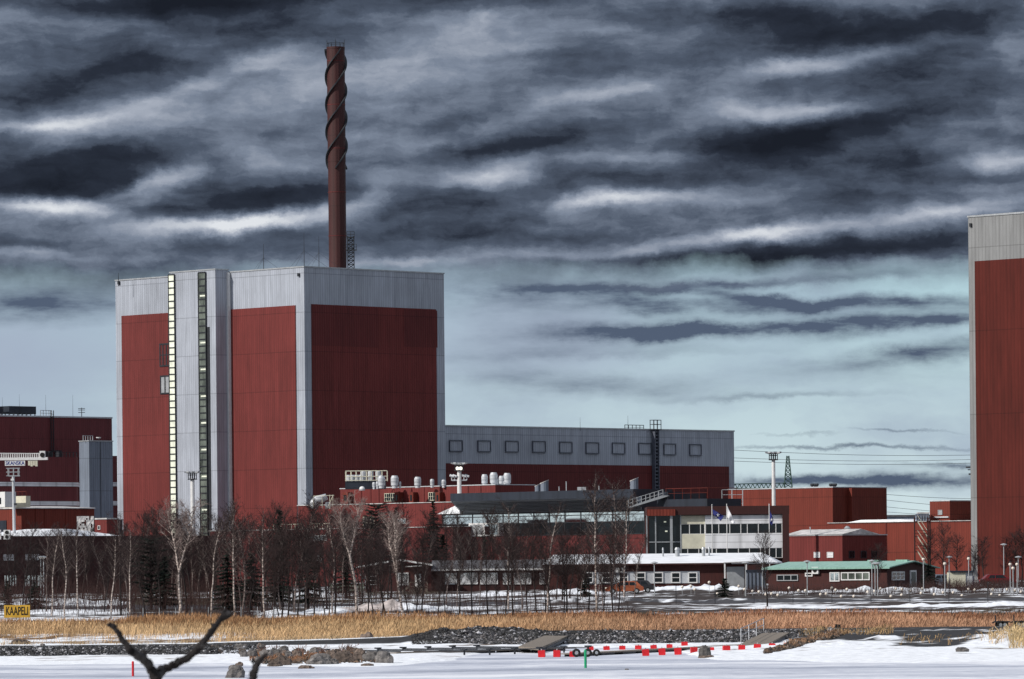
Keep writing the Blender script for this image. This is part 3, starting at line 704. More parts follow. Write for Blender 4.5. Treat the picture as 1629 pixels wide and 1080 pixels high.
# long dark building in front, left
f = Fr(-90, 853, 628)
t = f.thing('office_building', 'long dark brown low building behind the birches at far left with a snow heaped roof', 'building')
Lx = f.on('x', 345, 848)[0]; H = f.top
MB().box(0, Lx, 0, 16, 0, H).build('body', BROWN, t)
a0 = f.on('x', 24, 850)[0]; a1 = f.on('x', 196, 850)[0]; vs = []; n = 30
g = MB()
for i in range(n+1):
    q = i/n; x = a0+(a1-a0)*q; zz_ = H+.02+.75*math.sin(PI*q)**.8*(1-.15*math.sin(q*9))+.06*nz(x, 0)
    g.v += [(x, -.05, H+.003), (x, .9, zz_), (x, 8, zz_+.1), (x, 8, H+.003)]
for i in range(n):
    for j in range(4): g.f.append((i*4+j, i*4+(j+1) % 4, (i+1)*4+(j+1) % 4, (i+1)*4+j))
g.build('roof_snow', SNOW, t)
for i in range(4): window(t, f, 'x', 5+i*4.2, 882, 8.6+i*4.2, 891.5, 1, 1, WHITE, WHITEC, 0, .06)
for i in range(5): window(t, f, 'x', 40+i*4.4, 881.5, 43.6+i*4.4, 891, 1, 1, WHITE, WHITEC, 0, .06)
window(t, f, 'x', 5, 914, 27, 934, 5, 2, BROWN, MIRROR, 0, .12); window(t, f, 'x', 37, 914, 69, 934, 6, 2, BROWN, MIRROR, 0, .12)
# twin air units at the left edge
for px, lab in ((-4, 'white air unit with two round fans cut by the left edge'), (11, 'white air unit with two dark round fans under the annex gate')):
    o = P(px, 858, 622); c = thing('air_unit', lab, 'air unit', o); MB().box(-.42, .42, 0, .7, 0, 1.2).build('casing', WHITE, c)
    for z in (.32, .88): MB().lathe((0,-.03,z), [(.24,0),(.24,.06)], 16, 'y').build('fan', RUBBER, c)

# ---- middle low buildings
def red_box(name, px, py, Y, pxl, pxr, mat, label, cat='building', depth=12, snow=0, zb=2.6, pyl=None, pyr=None):
    f = Fr(px, py, Y, zb=zb); t = f.thing(name, label, cat)
    Ly = f.on('y', pxl, pyl or py)[0]; Lx = f.on('x', pxr, pyr or py)[0] if pxr else depth
    MB().box(0, Lx, 0, Ly, 0, f.top).build('body', mat, t)
    if snow: MB().box(-.15, Lx+.15, -.15, Ly+.15, f.top+.003, f.top+.003+snow).build('roof_edge', SNOWD, t)
    else: MB().box(-.08, Lx+.08, -.08, Ly+.08, f.top+.003, f.top+.16).build('roof_edge', STEELW, t)
    return f, t
f, t = red_box('service_building', 788, 771.5, 890, 541, 851, RED, 'two storey red building with white vents on the roof in front of the tall block'); M2, M2t = f, t
for x0, x1, y0_, y1_ in ((612,632,784.5,797.5), (682,703,783,796)):
    window(t, f, 'y', x0, y0_, x1, y1_, 6, 2, CREAM, GLASS, .02, .09)
for x0, x1 in ((552.5,561), (635,642), (658,665), (700,707)):
    a0, a1, z0, z1 = f.rect('y', x0, 783, x1, 801); MB().face('y', a0, a1, z0, z1, 0, 1.2).build('bay', RUST, t)
    MB().face('y', a0+.35, a1-.35, z0+.5, z1-.5, 1.2, 1.26).build('slot_window', GLASS, t)
for x0 in (575, 590, 603, 655, 675, 745, 765):
    a0, _ = f.on('y', x0, 785); MB().face('y', a0-.08, a0+.08, 0, f.top, 0, .1).build('joint', REDD, t)
# vents on the roof
def vent(px, pyt, pyb, w, Y, label, group='white drum vents on the red roofs', cone=True):
    o = P(px, pyb, Y); h_ = P(px, pyt, Y).z-o.z; r = w/2/F*Y
    c = thing('roof_vent', label, 'vent', o, 0, group)
    MB().lathe((0,0,0), [(r*.75,-.3), (r*.75,h_*.1), (r*.97,h_*.1), (r*.97,h_*.42), (r,h_*.44), (r,h_*.78), (r*.72,h_)], 20).build('drum', STEELW, c, smooth=False)
    MB().lathe((0,0,h_*.42), [(r*1.04,0),(r*1.04,.12)], 20).build('band', STEEL, c)
for px, a, b_, w_, lab in ((607,757,772,11.5,'white drum vent at the right end of the louvred cooler'),(628,756.5,772,12.5,'wide white drum vent standing alone right of the cooler'),
  (595,767,773.5,5.5,'small white drum at the foot of the cooler, left one'),(600.5,766,773,5,'small white drum at the foot of the cooler, right one'),(636.5,766,772,3.5,'tiny white drum touching the wide lone vent'),
  (664.5,758.5,771.5,11,'white drum vent halfway along the red roof'),(687.5,762,771,6.5,'small white drum vent near the grey edge of the tall block'),(706,763,771,7,'low white cap vent at the grey edge of the tall block'),
  (771,754.5,768.5,10,'white drum vent, leftmost of the cluster right of the lamp mast'),(785.5,751.5,768,12.5,'tallest white drum vent in the cluster right of the lamp mast'),(789,761,769,9,'squat white drum in front of the tallest vent'),
  (798,757,768.5,10,'short white drum between the two large vents of the cluster'),(807,752.5,768,12,'large white drum vent at the right of the cluster'),(804,764,769.5,10,'low white curb box under the right vent of the cluster')):
    vent(px, a, b_+2, w_, 899, lab)
# louvred cooler cage
o = P(588, 776, 903); c = thing('cooler_cage', 'white pipe cage with rows of drums above a black louvre box', 'cooler', o)
sc = 903/F; X0, X1 = (550-588)*sc, (616-588)*sc; zt = (776-749)*sc; zm = (776-765)*sc
MB().box(X0-.1, X1-.3, 0, 3.5, -.2, zm).build('louvre_box', BLACKP, c)
g = MB()
for i in range(9):
    x = X0+(X1-X0)*i/8; g.bar((x, -.2, zm), (x, -.2, zt), .06, .06, 4); g.bar((x, 3.5, zm), (x, 3.5, zt), .06, .06, 4)
for z in (zt, zm+.1, (zm+zt)/2-.1): g.bar((X0, -.2, z), (X1, -.2, z), .07, .07, 4)
g.bar((X0, 3.5, zt), (X1, 3.5, zt), .07, .07, 4); g.build('cage', CREAM, c)
for i, (x, hh) in enumerate(((555,.62),(561,.62),(568,.62),(574,.62),(577.5,1),(589.5,1),(601.5,1),(605,.6))):
    x = (x-588)*sc; MB().lathe((x, 1, zm), [(.5,0),(.5,(zt-zm)*hh*.9),(.35,(zt-zm)*hh)], 12).build('drum', STEELW, c)
o = P(556, 777, 897); c = thing('roof_dome', 'small white dome light on the red roof left of the drums', 'dome'); c.location = P(576, 777.5, 896); MB().lathe((0,0,0), [(.5,-.2),(.5,.1),(.35,.35),(.1,.45)], 12).build('dome', WHITE, c); MB().lathe((0,0,0), [(.56,-.3),(.56,-.05)], 12).build('curb', STEEL, c)

f, t = red_box('service_building', 760, 798, 862, 474, None, RED, 'long single storey red building with a curved white duct on top of its left end', depth=10, pyl=808, snow=.12)
M1 = f
o = P(513, 806.5, 884); c = thing('air_duct', 'fat curved white duct in a pipe frame on the red roof', 'duct', o); s_ = 884/F
MB().path([((499-513)*s_, 0, -.3), ((500-513)*s_, 0, .8), ((505-513)*s_, 0, 1.35), ((513-513)*s_, 0, 1.5), ((520-513)*s_, 0, 1.9)], [.75,.78,.75,.7,.55], 12).build('elbow', STEELW, c, smooth=True)
MB().box(.5, 1.5, -.3, .6, -.3, .9).build('fan_box', STEEL, c)
g = MB()
for x in (-14, 0, 12, 17): g.bar((x*s_, -.8, -.3), (x*s_, -.8, 1.95+(.2 if x > 10 else 0)), .05, .05, 4)
g.bar((-14*s_, -.8, 1.95), (19*s_, -.8, 2.05), .06, .06, 4); g.bar((8*s_, -.8, -.3), (17*s_, -.8, 2), .05, .05, 4); g.build('frame', CREAM, c)
window(t, f, 'y', 578, 822, 596, 850, 3, 3, CREAM, GLASS, 0, .1)
window(t, f, 'y', 632, 825, 646, 833, 3, 1, WHITE, MIRROR, 0, .1)
f, t = red_box('service_building', 720, 838, 815, 334, None, REDD, 'lowest red wing half hidden by the tree belt below the tall block', depth=10, pyl=840, snow=.1)
g = MB()
for x0, x1 in ((432, 478), (490, 522)):
    a0, a1, z0, z1 = f.rect('y', x0, 833, x1, 841)
    for a in np.linspace(a0, a1, 9): g.face('y', a-.04, a+.04, f.top, f.top+.95, -.5, -.4)
    g.face('y', a0, a1, f.top+.9, f.top+1.0, -.5, -.38)
g.build('roof_rail', CREAM, t)
for x0, x1, ya, yb in ((340,349,858,864),(352,360,858,864),(366,372,859,864),(494,520,851,860),(505,512,880,894)):
    window(t, f, 'y', x0, ya, x1, yb, 2, 1, WHITE, MIRROR, 0, .08)

# glass front building with sloping slate eave
f = Fr(1026, 812, 792)
t = f.thing('glass_hall', 'glass fronted hall under a dark sloping slate eave', 'building'); GH = f
Ly = f.on('y', 704, 817)[0]; zT = f.top
zr = f.on('y', 900, 848)[1]                        # sill of glass above red wall
MB().box(.3, 14, 0, Ly, 0, zT).build('body', BROWN, t)
zs = zr-.2; zlow = f.on('y', 850, 832)[1]
n = 13
gf = MB().face('y', 0, Ly, zs-.15, zs, -.3, .12).face('y', 0, Ly, zT-.12, zT+.08, -.3, .2)
for i in range(n+1):
    a = Ly*i/n; a = min(max(a, .08), Ly-.08); gf.face('y', a-.08, a+.08, zs, zT-.12, -.3, .10)
for z in (zlow, (zlow+zT)/2+.3): gf.face('y', 0, Ly, z-.07, z+.07, -.3, .08)
fo = gf.build('glass_wall', DARK, t)
MB().face('y', 0, Ly, zlow, zT-.1, -.3, .02).build('upper_glazing', MIRROR, fo); 
MB().face('y', 0, Ly, zs, zlow-.003, -.3, .02).build('lower_glazing', GLASS, fo)
a0 = f.on('y', 1046, 860)[0]
MB().box(-1.2, .3, -3.2, Ly, 0, zr-.4).build('lower_wall', REDD, t)
a0, a1, z0, z1 = f.rect('y', 747, 832, 795, 853, 1.2); MB().face('y', a0, a1, z0, z1, .3, 1.4).build('bay_frame', WHITE, t)
MB().face('y', a0+.2, a0+(a1-a0)*.46, z0+.25, z1-.25, 1.4, 1.43).build('bay_glass', MIRROR, t); MB().face('y', a0+(a1-a0)*.54, a1-.2, z0+.25, z1-.25, 1.4, 1.43).build('blind', STEEL, t)
# eave: slat soffit slope plus fascia, from px 718 to px 1012
fa0 = f.on('y', 1008, 781, 3.0)[0]; fa1 = f.on('y', 717, 786, 3.0)[0]; zf1 = f.on('y', 860, 781.5, 3.0)[1]; zf0 = f.on('y', 860, 795, 3.0)[1]
MB().box(-3.1, 6, fa0, fa1, zf0+.1, zf1).build('fascia', BLACKP, t)
MB().prism([(-3.0, zf0+.097), (-.2, zT+.1), (6, zT+.1), (6, zf0+.097)], 'y', fa0, fa1).build('soffit', SLATE, t)
g = MB()
for i in range(9):
    q = (i+.5)/9; x = -3.0+2.8*q; z = zf0+.1+(zT+.1-zf0-.1)*q; g.box(x-.10, x+.02, fa0, fa1, z-.18, z-.08)
g.build('slat', DARK, t)
MB().prism([(fa1, zT+.1), (fa1+1.0, zT+.1), (f.on('y', 702, 817)[0], zT+.1), (fa1, zf0-.3)], 'x', -1.0, 5).build('end_roof', SNOW, t)
MB().box(-1.2, 14, -.2, fa0-.003, zT+.1, zf1-.6).build('right_roof', BLACKP, t)
# roof bits
for px, a, b_, w_, lab in ((855,770.5,782,8,'smaller grey slant topped exhaust on the dark roof'),(866,764,782,13,'larger grey slant topped exhaust on the dark roof'),(1009,760,778,13,'tall grey slant topped exhaust at the right end of the dark roof')):
    o = P(px, b_+3, 812); sc = 812/F; hh = (b_+3-a)*sc; r = w_/2*sc
    c = thing('exhaust_stack', lab, 'exhaust', o); g = MB(); n = 16; vs = [(r*math.cos(2*PI*i/n), r*math.sin(2*PI*i/n), 0) for i in range(n)]
    vs += [(x, y, hh-(r-x)*.45) for x, y, z in vs]; g.add(vs, [(i, (i+1) % n, n+(i+1) % n, n+i) for i in range(n)]+[tuple(range(n))[::-1]]); g.build('pipe', GREYB, c)
    MB().add([(x*1.08, y*1.08, z-.02) for x, y, z in vs[n:]]+[(x*1.08, y*1.08, z+.12) for x, y, z in vs[n:]], [tuple(range(n)), tuple(range(n, 2*n))[::-1]]+[(i, (i+1) % n, n+(i+1) % n, n+i) for i in range(n)]).build('slanted_cap', SNOWD, c)
for px, a, b_, lab in ((901,767,780,'thin white pipe on the dark roof left of the vent box'),(889.5,775,781,'short white post on the dark roof'),(953,774,780,'short white post on the dark roof right of the vent box')):
    c = thing('roof_pipe', lab, 'pipe', P(px, b_+3, 810)); hh = (b_+3-a)*810/F; MB().bar((0,0,0), (0,0,hh), .08, .08, 6).build('pipe', STEELW, c); MB().bar((0,0,hh), (0,0,hh+.1), .13, .13, 6).build('cap', STEEL, c)
c = thing('roof_unit', 'low white vent box in the middle of the dark roof', 'vent', P(925.5, 781, 810)); MB().box(-.7, .7, 0, 1, 0, .65).build('casing', STEELW, c); MB().box(-.03, .03, -.04, 0, .05, .6).build('seam', DARK, c)
# white catwalk stair on the roof, right
s_ = 784/F; o = P(1000, 806, 784); c = thing('roof_gangway', 'sloping steel gangway with rails climbing to the black penthouse', 'gangway', o)
g = MB(); p1 = Vector((0, 0, 0)); p2 = Vector((55*s_, 0, 16*s_)); g.prism([(p1.x, p1.z-.25), (p2.x, p2.z-.25), (p2.x+1.0, p2.z+.1), (p2.x-.2, p2.z+.15), (p1.x, p1.z)], 'y', 0, 1.1); g.build('deck', STEEL, c); g = MB()
for i in range(9):
    q = p1.lerp(p2, i/8); 
    for y in (0, 1.1): g.bar((q.x, y, q.z), (q.x, y, q.z+1.05), .035, .035, 4)
for hh in (.5, 1.05):
    for y in (0, 1.1): g.bar((p1.x, y, p1.z+hh), (p2.x, y, p2.z+hh), .04, .04, 4)
g.build('railing', STEEL, c)

# white panel office with maroon frame
f = Fr(1255, 804, 762, rot=90)
t = f.thing('office_building', 'white panelled office with window rows inside a dark maroon frame', 'building'); OF = f
Ly = f.on('y', 1030, 809)[0]; H = f.top
yA = f.on('y', 1245, 850)[0]; yB = f.on('y', 1122, 850)[0]; yC = f.on('y', 1083, 850)[0]
MB().box(1.3, 14, 0, Ly, 0, H-1.6).build('core', BROWN, t)
zb_ = f.on('y', 1150, 818.5)[1]
g = MB().box(0, 14.1, -.05, Ly+.05, zb_, H).box(0, 1.3, 0, yA, 0, zb_-.003); g.build('frame', BROWN, t)
a0 = f.on('y', 1074, 812)[0]; MB().face('y', a0, Ly+.1, zb_-.1, zb_+.9, 0, .25).build('entrance_beam', RUST, t)
rows = [(819.5, 833, 'p'), (833, 849, 'w'), (849, 872, 'p'), (872, 888, 'w')]
for ya, yb, k in rows:
    z1 = f.on('y', 1160, ya)[1]; z0 = f.on('y', 1160, yb)[1]
    if k == 'p':
        MB().box(.5, 1.3, yA, yB-.003, z0, z1).build('panel_row', WHITEC, t); MB().box(.75, 1.3, yB, yC, z0, z1).build('panel_row', CREAM, t, label='cream panel row at the left of the white ones')
    else:
        for (ua, ub, n, d) in ((yA, yB-.003, 16, .6), (yB, yC, 4, .85)):
            fm = MB(); rr = random.Random(int(ya)+n); L_ = ub-ua; xs_ = [0]; 
            while xs_[-1] < L_-.6: xs_.append(xs_[-1]+rr.choice((1.0, 1.7, 1.7, 1.7, .7)))
            xs_[-1] = L_
            for x in xs_: x = min(max(x, .06), L_-.06); fm.box(d-.06, 1.3, ua+x-.055, ua+x+.055, z0, z1)
            fm.box(d-.05, 1.3, ua, ub, z1-.06, z1).box(d-.05, 1.3, ua, ub, z0, z0+.06)
            w_ = fm.build('window_row', WHITE, t); MB().box(d+.05, 1.29, ua+.01, ub-.01, z0+.01, z1-.01).build('pane', GLASS, w_)
# glass stairwell left of the panels
MB().box(.9, 1.3, yC+.003, Ly-.2, 0, zb_-.003).build('stairwell_glass', GLASS, t)
g = MB()
for px in (1029, 1043, 1067, 1083):
    a, _ = f.on('y', px, 850, -.8); g.box(.7, .9, a-.09, a+.09, 0, zb_-.003)
a, _ = f.on('y', 1068, 850, -.3); g.box(.1, .4, a-.2, a+.2, 0, zb_-.003)
for z in (zb_-4.2, zb_-8, 1.2): g.box(.75, .9, yC+.003, Ly-.2, z, z+.14)
g.build('stairwell_mullions', STEEL, t)
for px, py in ((1058, 830), (1060, 845)):
    a, z = f.on('y', px, py, -.6); MB().box(.86, .9, a-.18, a+.18, z-.1, z+.1).build('lamp', LIT, t)
# penthouse with railing
f = Fr(1125, 793, 778, zb=P(1125, 808, 778).z)
t = f.thing('roof_penthouse', 'black roof box with a tall red pipe railing above the office', 'penthouse')
Ly = f.on('y', 1045, 793)[0]; MB().box(0, 8, 0, Ly, -.5, f.top).build('body', BLACKP, t); g = MB(); h_ = 17/F*778; a0 = f.on('y', 1058, 790)[0]
for y in np.linspace(.1, a0, 6): g.bar((.2, y, f.top), (.2, y, f.top+h_), .05, .05, 4)
g.bar((.2, .1, f.top+h_), (.2, a0, f.top+h_), .05, .05, 4).bar((.2, .1, f.top+h_*.55), (.2, a0, f.top+h_*.55), .03, .03, 4)
for y in np.linspace(.1, a0, 6)[:2]: g.bar((7, y, f.top), (7, y, f.top+h_), .05, .05, 4)
g.bar((.2,.1,f.top+h_), (7,.1,f.top+h_), .05, .05, 4); g.build('railing', RUST, t)
a, _ = f.on('y', 1047, 800); MB().box(.1, 4, f.on('y', 1062, 785)[0], Ly, f.top, f.top+1.2).build('raised_box', BLACKP, t)
# lattice cage by the big red box
o = P(1165, 806, 870); t = thing('scaffold', 'thin steel cage standing against the big red box behind the office', 'scaffold', o); s_ = 870/F; g = MB()
for x in (-31, -16, -16, 0, 17):
    hh = 11 if x < -16 else 27
    for y in (0, 1.5): g.bar((x*s_, y, -1), (x*s_, y, hh*s_), .06, .06, 4)
for z in (11*s_, 5*s_): g.bar((-31*s_, 0, z), (17*s_, 0, z), .05, .05, 4)
for z in (27*s_, 19*s_): g.bar((-16*s_, 0, z), (17*s_, 0, z), .05, .05, 4)
g.build('frame', STEEL, t)

# right red buildings
f, t = red_box('service_building', 1324.5, 775.5, 875, 1158, 1410.5, RUST, 'large bright red box building with a dark right side right of the hall')
a0, a1, z0, z1 = f.rect('x', 1349, 777, 1361, 860); MB().face('x', a0, a1, 0, f.top-.1, 0, .9).build('projection', RUST, t)
for a_, lab in (((1290,768.5,1302,775), 'small dark fan group on the bright red box roof'), ((1320,769,1331,775), 'small dark round cowl on the bright red box roof')):
    x0, ya, x1, yb = a_; c = thing('roof_fan', lab, 'fan', P((x0+x1)/2, yb+2, 884)); wd = (x1-x0)/2*884/F
    MB().box(-wd, wd, 0, 1, 0, .35).build('base', STEEL, c); g = MB()
    for x in (-wd*.6, .1, wd*.6): g.lathe((x, .5, .35), [(.15,0),(.42,.25),(.3,.55)], 9)
    g.build('cowl', DARK, c)
f, t = red_box('service_building', 1570, 828, 833, 1318, None, RUST, 'long low red wing running behind the external stair to the right block', depth=14, pyl=834, snow=.10); R2 = f
a0, a1 = f.on('y', 1450, 830)[0], f.on('y', 1345, 832)[0]
MB().prism([(a0, f.top+.11), (a0+3, f.top+.5), (a1-3, f.top+.5), (a1, f.top+.11)], 'x', .6, 9).build('roof_snow', SNOW, t)
for px in (1410, 1547):
    a, _ = f.on('y', px, 850); MB().face('y', a-.1, a+.1, 0, f.top, 0, .1).build('downpipe', REDD, t)
f, t = red_box('roof_penthouse', 1511, 797, 846, 1479, 1552, RUST, 'red penthouse with a dark side above the low wing next to the right block', 'penthouse', zb=9)
window(t, f, 'y', 1492.5, 811, 1499.5, 819, 1, 1, STEEL, STEEL, 0, .1)
a0, a1, z0, z1 = f.rect('y', 1487, 821.5, 1510, 823.5); MB().face('y', a0, a1, z0, z1, 0, .3).build('ledge', STEELW, t)
c = thing('roof_unit', 'small grey glazed box with snow on top left of the red penthouse', 'vent', P(1468, 829, 846)); s_ = 846/F
MB().box(-10*s_, 10*s_, 0, 2.5, -.3, 12*s_).build('casing', GREYB, c); MB().box(-8*s_, 11*s_, -.1, 2.6, 12*s_+.003, 12*s_+.25).build('lid', SNOWD, c)
g = MB(); [g.box(x*s_-.05, x*s_+.05, -.05, 0, 0, 8*s_) for x in (-9, -5, -1, 3, 7)]; g.build('bar', DARK, c)
# distant dark roofs
o = P(1430, 822, 1300); c = thing('storage_building', 'far dark flat roofed store seen between the red box and the penthouse', 'building', Vector((o.x, o.y, 2.6)))
MB().box(-12, 30, 0, 30, 0, o.z-2.6).build('body', GREYB, c); MB().box(-12.3, 30.3, -.3, 30.3, o.z-2.6+.003, o.z-2.1).build('roof', DECKG, c)
# small pair with snowy roof
f, t = red_box('annex_building', 1340, 851.5, 800, 1247, 1411, RED, 'low red annex with snow on a sloping roof behind the green roofed house')
Lx = f.on('x', 1411, 851.5)[0]; Ly = f.on('y', 1247, 851.5)[0]; H = f.top
MB().prism([(-.2, H+.17), (4.5, H+1.05), (9, H+.17)], 'y', -.2, Ly).build('snow_roof', SNOWD, t)
c = thing('roof_vent', 'low round vent cowl on the snowy annex roof', 'vent', P(1348, 844, 806)); MB().lathe((0,0,0), [(.4,-.3),(.4,.3),(.6,.35),(.2,.75)], 12).build('cowl', STEEL, c); MB().lathe((0,0,-.2), [(.7,0),(.7,.15)], 12).build('curb', SNOWD, c)
c = thing('roof_pipe', 'thin white pipe on the snowy annex roof', 'pipe', P(1289, 849, 806)); MB().bar((0,0,-.4), (0,0,1.0), .09, .09, 6).build('pipe', STEELW, c); MB().bar((0,0,1), (0,0,1.1), .13, .13, 6).build('cap', STEELW, c)
for x0, x1 in ((1295, 1305), (1316, 1326)): window(t, f, 'y', x0, 878, x1, 887, 1, 1, WHITE, WHITEC, 0, .08)
for x0 in (1350, 1369, 1386): window(t, f, 'x', x0, 876, x0+9, 888, 1, 1, DARK, GLASS, 0, .1)
# external zig-zag stair
o = P(1468, 905, 826); o.z = 2.6; t = thing('fire_stair', 'open zigzag steel stair on the end of the low red wing', 'stair', o); s_ = 826/F
hh = P(1468, 829, 826).z-2.6; w2 = 9.5*s_; g = MB()
for x in (-w2*1.25, w2, w2*1.35):
    for y in (0, 1.6): g.bar((x, y, 0), (x, y, hh+.6), .07, .07, 4)
nl = 4
for i in range(nl+1):
    z = hh*i/nl; g.box(-w2*1.2, -w2*.8, 0, 1.6, z-.07, z+.03).box(w2*.8, w2*1.4, 0, 1.6, z-.07, z+.03)
    for dz in (.5, 1.0): g.bar((-w2*1.25, 0, z+dz), (w2*1.35, 0, z+dz), .035, .035, 4)
g.build('frame', BROWN, t); g = MB()
for i in range(nl):
    z0 = hh*i/nl; z1 = hh*(i+1)/nl; y = 0
    g.prism([(-w2*.8, z1-.16), (-w2*.8, z1+.14), (w2*.8, z0+.14), (w2*.8, z0-.16)], 'y', .05, .75)
    g.bar((-w2*.8, 0, z1+1), (w2*.8, 0, z0+1), .05, .05, 4)
g.build('flight', CREAM, t)

# ------------------------------------------------------------------ wooden houses in front
# house with the gable wing
f = Fr(566, 903, 592, rot=0, zb=gz(620, 592).z-.15)
t = f.thing('wooden_house', 'dark red house with a shallow gable facing the water, half behind alder trunks', 'house')
X = lambda px, py=920: f.on('x', px, py)[0]
Z = lambda py, px=630: f.on('x', px, py)[1]
xw0, xw1, xr = X(582), X(686), X(636, 891)
zr_, ze0, ze1 = Z(892, 636), Z(903.5, 568), Z(900, 686)
hx0, hx1 = X(567, 903), X(688, 900)
MB().prism([(xw0, 0), (xw1, 0), (xw1, ze1+(xr-xw1)*0), (xr, zr_-.12), (xw0, ze0+(zr_-ze0)*(xw0-hx0)/(xr-hx0)-.1)], 'y', 0, 9).build('wall', BRICKR, t)
rf = MB().prism([(hx0, ze0), (xr, zr_), (hx1, ze1), (hx1, ze1+.16), (xr, zr_+.18), (hx0, ze0+.16)], 'y', -.7, 9.3).build('roof', DECKG, t)
MB().prism([(hx0, ze0), (xr, zr_), (hx1, ze1), (hx1, ze1+.20), (xr, zr_+.22), (hx0, ze0+.20)], 'y', -.78, -.703).build('bargeboard', WHITE, rf)
window(t, f, 'x', 587, 916, 599, 930.5, 1, 2, WHITE, MIRROR, 0, .09)
window(t, f, 'x', 633, 911, 650, 931, 2, 1, WHITE, MIRROR, 0, .1)
a0, a1, z0, z1 = f.rect('x', 660, 913, 670, 934); dr = MB().face('x', a0, a1, z0, z1, 0, .1).build('door', WHITE, t)
MB().face('x', a0+.2, a1-.2, z0+1.0, z1-.2, .1, .115).build('door_glass', GLASS, dr); MB().face('x', a1-.16, a1-.06, z0+.85, z0+.97, .1, .16).build('handle', DARK, dr)
a0, _ = f.on('x', 645, 902); a1, z = f.on('x', 672, 902); MB().prism([(a0, z), (a1, z+.1), (a1, z+.22), (a0, z+.12)], 'y', -1.4, 0).build('porch_roof', SNOWD, t)
g = MB(); a0, _ = f.on('x', 652, 934); a1, _ = f.on('x', 680, 934); zt_ = Z(930, 665)
for x in np.linspace(a0, a1, 5): g.box(x-.04, x+.04, -1.5, -1.42, 0, zt_+.3)
g.box(a0, a1, -1.52, -1.4, zt_+.25, zt_+.33).box(a0, a1, -1.52, -1.4, zt_-.25, zt_-.17).box(a0, a1, -1.4, 0, 0, .5)
g.prism([(a0-.9, .02), (a0, .6), (a0, .9), (a0-.9, .3)], 'y', -1.5, -1.4); g.build('porch_steps', WOOD, t)
b0, b1 = X(570, 905), X(580, 930); g = MB(); g.bar((X(573,915), -.3, Z(913)), (X(579,918), -.3, Z(920)), .08, .08, 4).bar((X(581,910), -.3, Z(936)), (X(581,910), -.3, ze0+.2), .04, .04, 5).build('downpipe', STEELW, t)
# long wing to the right, set back
x0, x1 = xw1+.003, X(884, 905); zE = Z(906, 760)
wb = MB().box(x0, x1, 2.5, 9.5, 0, zE).build('long_wing', BROWN, t)
MB().prism([(1.7, zE-.05), (6, zE+1.15), (9.9, zE+.1), (9.9, zE+.003), (2.5, zE+.003)], 'x', x0, x1+.4).build('wing_roof', DECKG, t)
MB().box(x0, x1+.4, 1.6, 1.697, zE-.12, zE+.1).build('eaves_board', WHITE, t)
for a, b_ in ((708,727),(732,760),(764,792),(800,812),(817,845),(858,874)):
    p0 = f.on('x', a, 920, -2.5)[0]; p1 = f.on('x', b_, 920, -2.5)[0]; z1 = f.on('x', a, 911, -2.5)[1]; z0 = f.on('x', a, 929.5, -2.5)[1]
    g = MB().box(p0, p1, 2.38, 2.5, z1-.1, z1).box(p0, p1, 2.38, 2.5, z0, z0+.1); n = max(1, round((p1-p0)/1.0))
    for i in range(n+1): x = min(max(p0+(p1-p0)*i/n, p0+.05), p1-.05); g.box(x-.05, x+.05, 2.385, 2.5, z0+.1, z1-.1)
    w_ = g.build('window', WHITE, t); MB().box(p0+.01, p1-.01, 2.43, 2.5, z0+.01, z1-.01).build('pane', MIRROR, w_)

# long house with the snowy roof
f = Fr(868, 897, 590, rot=0, zb=gz(1050, 590).z-.2)
t = f.thing('wooden_house', 'long dark red house with snow on its broad roof and a white framed window row', 'house')
X = lambda px, py=920: f.on('x', px, py)[0]
Z = lambda py, px=1050: f.on('x', px, py)[1]
xe = X(1186); zE = Z(896, 1050)
MB().box(0, xe, 0, 16, 0, zE).build('wall', BRICKR, t)
rb0, rb1 = X(862, 896), X(1190, 896); yb0 = 6.5; zR = P(1060, 880.5, 590+8).z-f.zb
vs = [(rb0, -.7, zE), (rb1-2.0, -.7, zE), (rb0+1.5, 8, zR), (X(1212,882)+.5, 8, zR), (rb0, 16.5, zE), (rb1+5, 16.5, zE), (rb1+3.6, 1.5, zE+.02)]
MB().add(vs+[(x, y, z-.16) for x, y, z in vs], [(0,1,3,2),(1,6,3),(2,3,5,4),(6,5,3),(7,9,10,8),(8,10,13),(9,11,12,10),(13,10,12),(0,7,8,1),(1,8,13,6),(6,13,12,5),(5,12,11,4),(4,11,7,0),(0,2,9,7),(2,4,11,9)]).build('roof', SNOW, t)
MB().box(rb0, rb1-2.0, -.72, -.703, zE-.2, zE-.02).build('eaves_board', BROWN, t)
# entrance roof lower at right
MB().prism([(X(1150, 896), zE-.05), (X(1205, 896), zE+.1), (X(1210,897), zE+.22), (X(1150,895), zE+.05)], 'y', -2.2, 1).build('entrance_roof', SNOWD, t)
g = MB()
for px in (1152, 1186): x = X(px); g.box(x-.08, x+.08, -2.1, -1.95, 0, zE)
g.build('porch_post', WHITE, t).name = 'porch_posts'
MB().face('x', X(1156), X(1184), .1, zE-.5, 0, .08).build('entrance_wall', STEEL, t)
a0 = X(928); a1 = X(1113); MB().face('x', a0, a1, Z(928), Z(909), 0, .05).build('pale_band', STEELW, t)
for px in (929, 957, 984.5, 1012, 1040, 1067.5, 1094.5):
    window(t, f, 'x', px, 910, px+15, 927.5, 1, 2, WHITE, GLASS, .05, .13)
g = MB()
for px, py, r in ((1057, 880, .1), (1080, 878, .28), (1122, 880, .2), (1131, 880, .12)):
    x = X(px, 885); g.lathe((x, 5.5, zE+.5), [(r,0),(r,1.1),(r*1.3,1.12),(r*.8,1.4)], 10); g.build('roof_pipe', STEEL, t); g = MB()
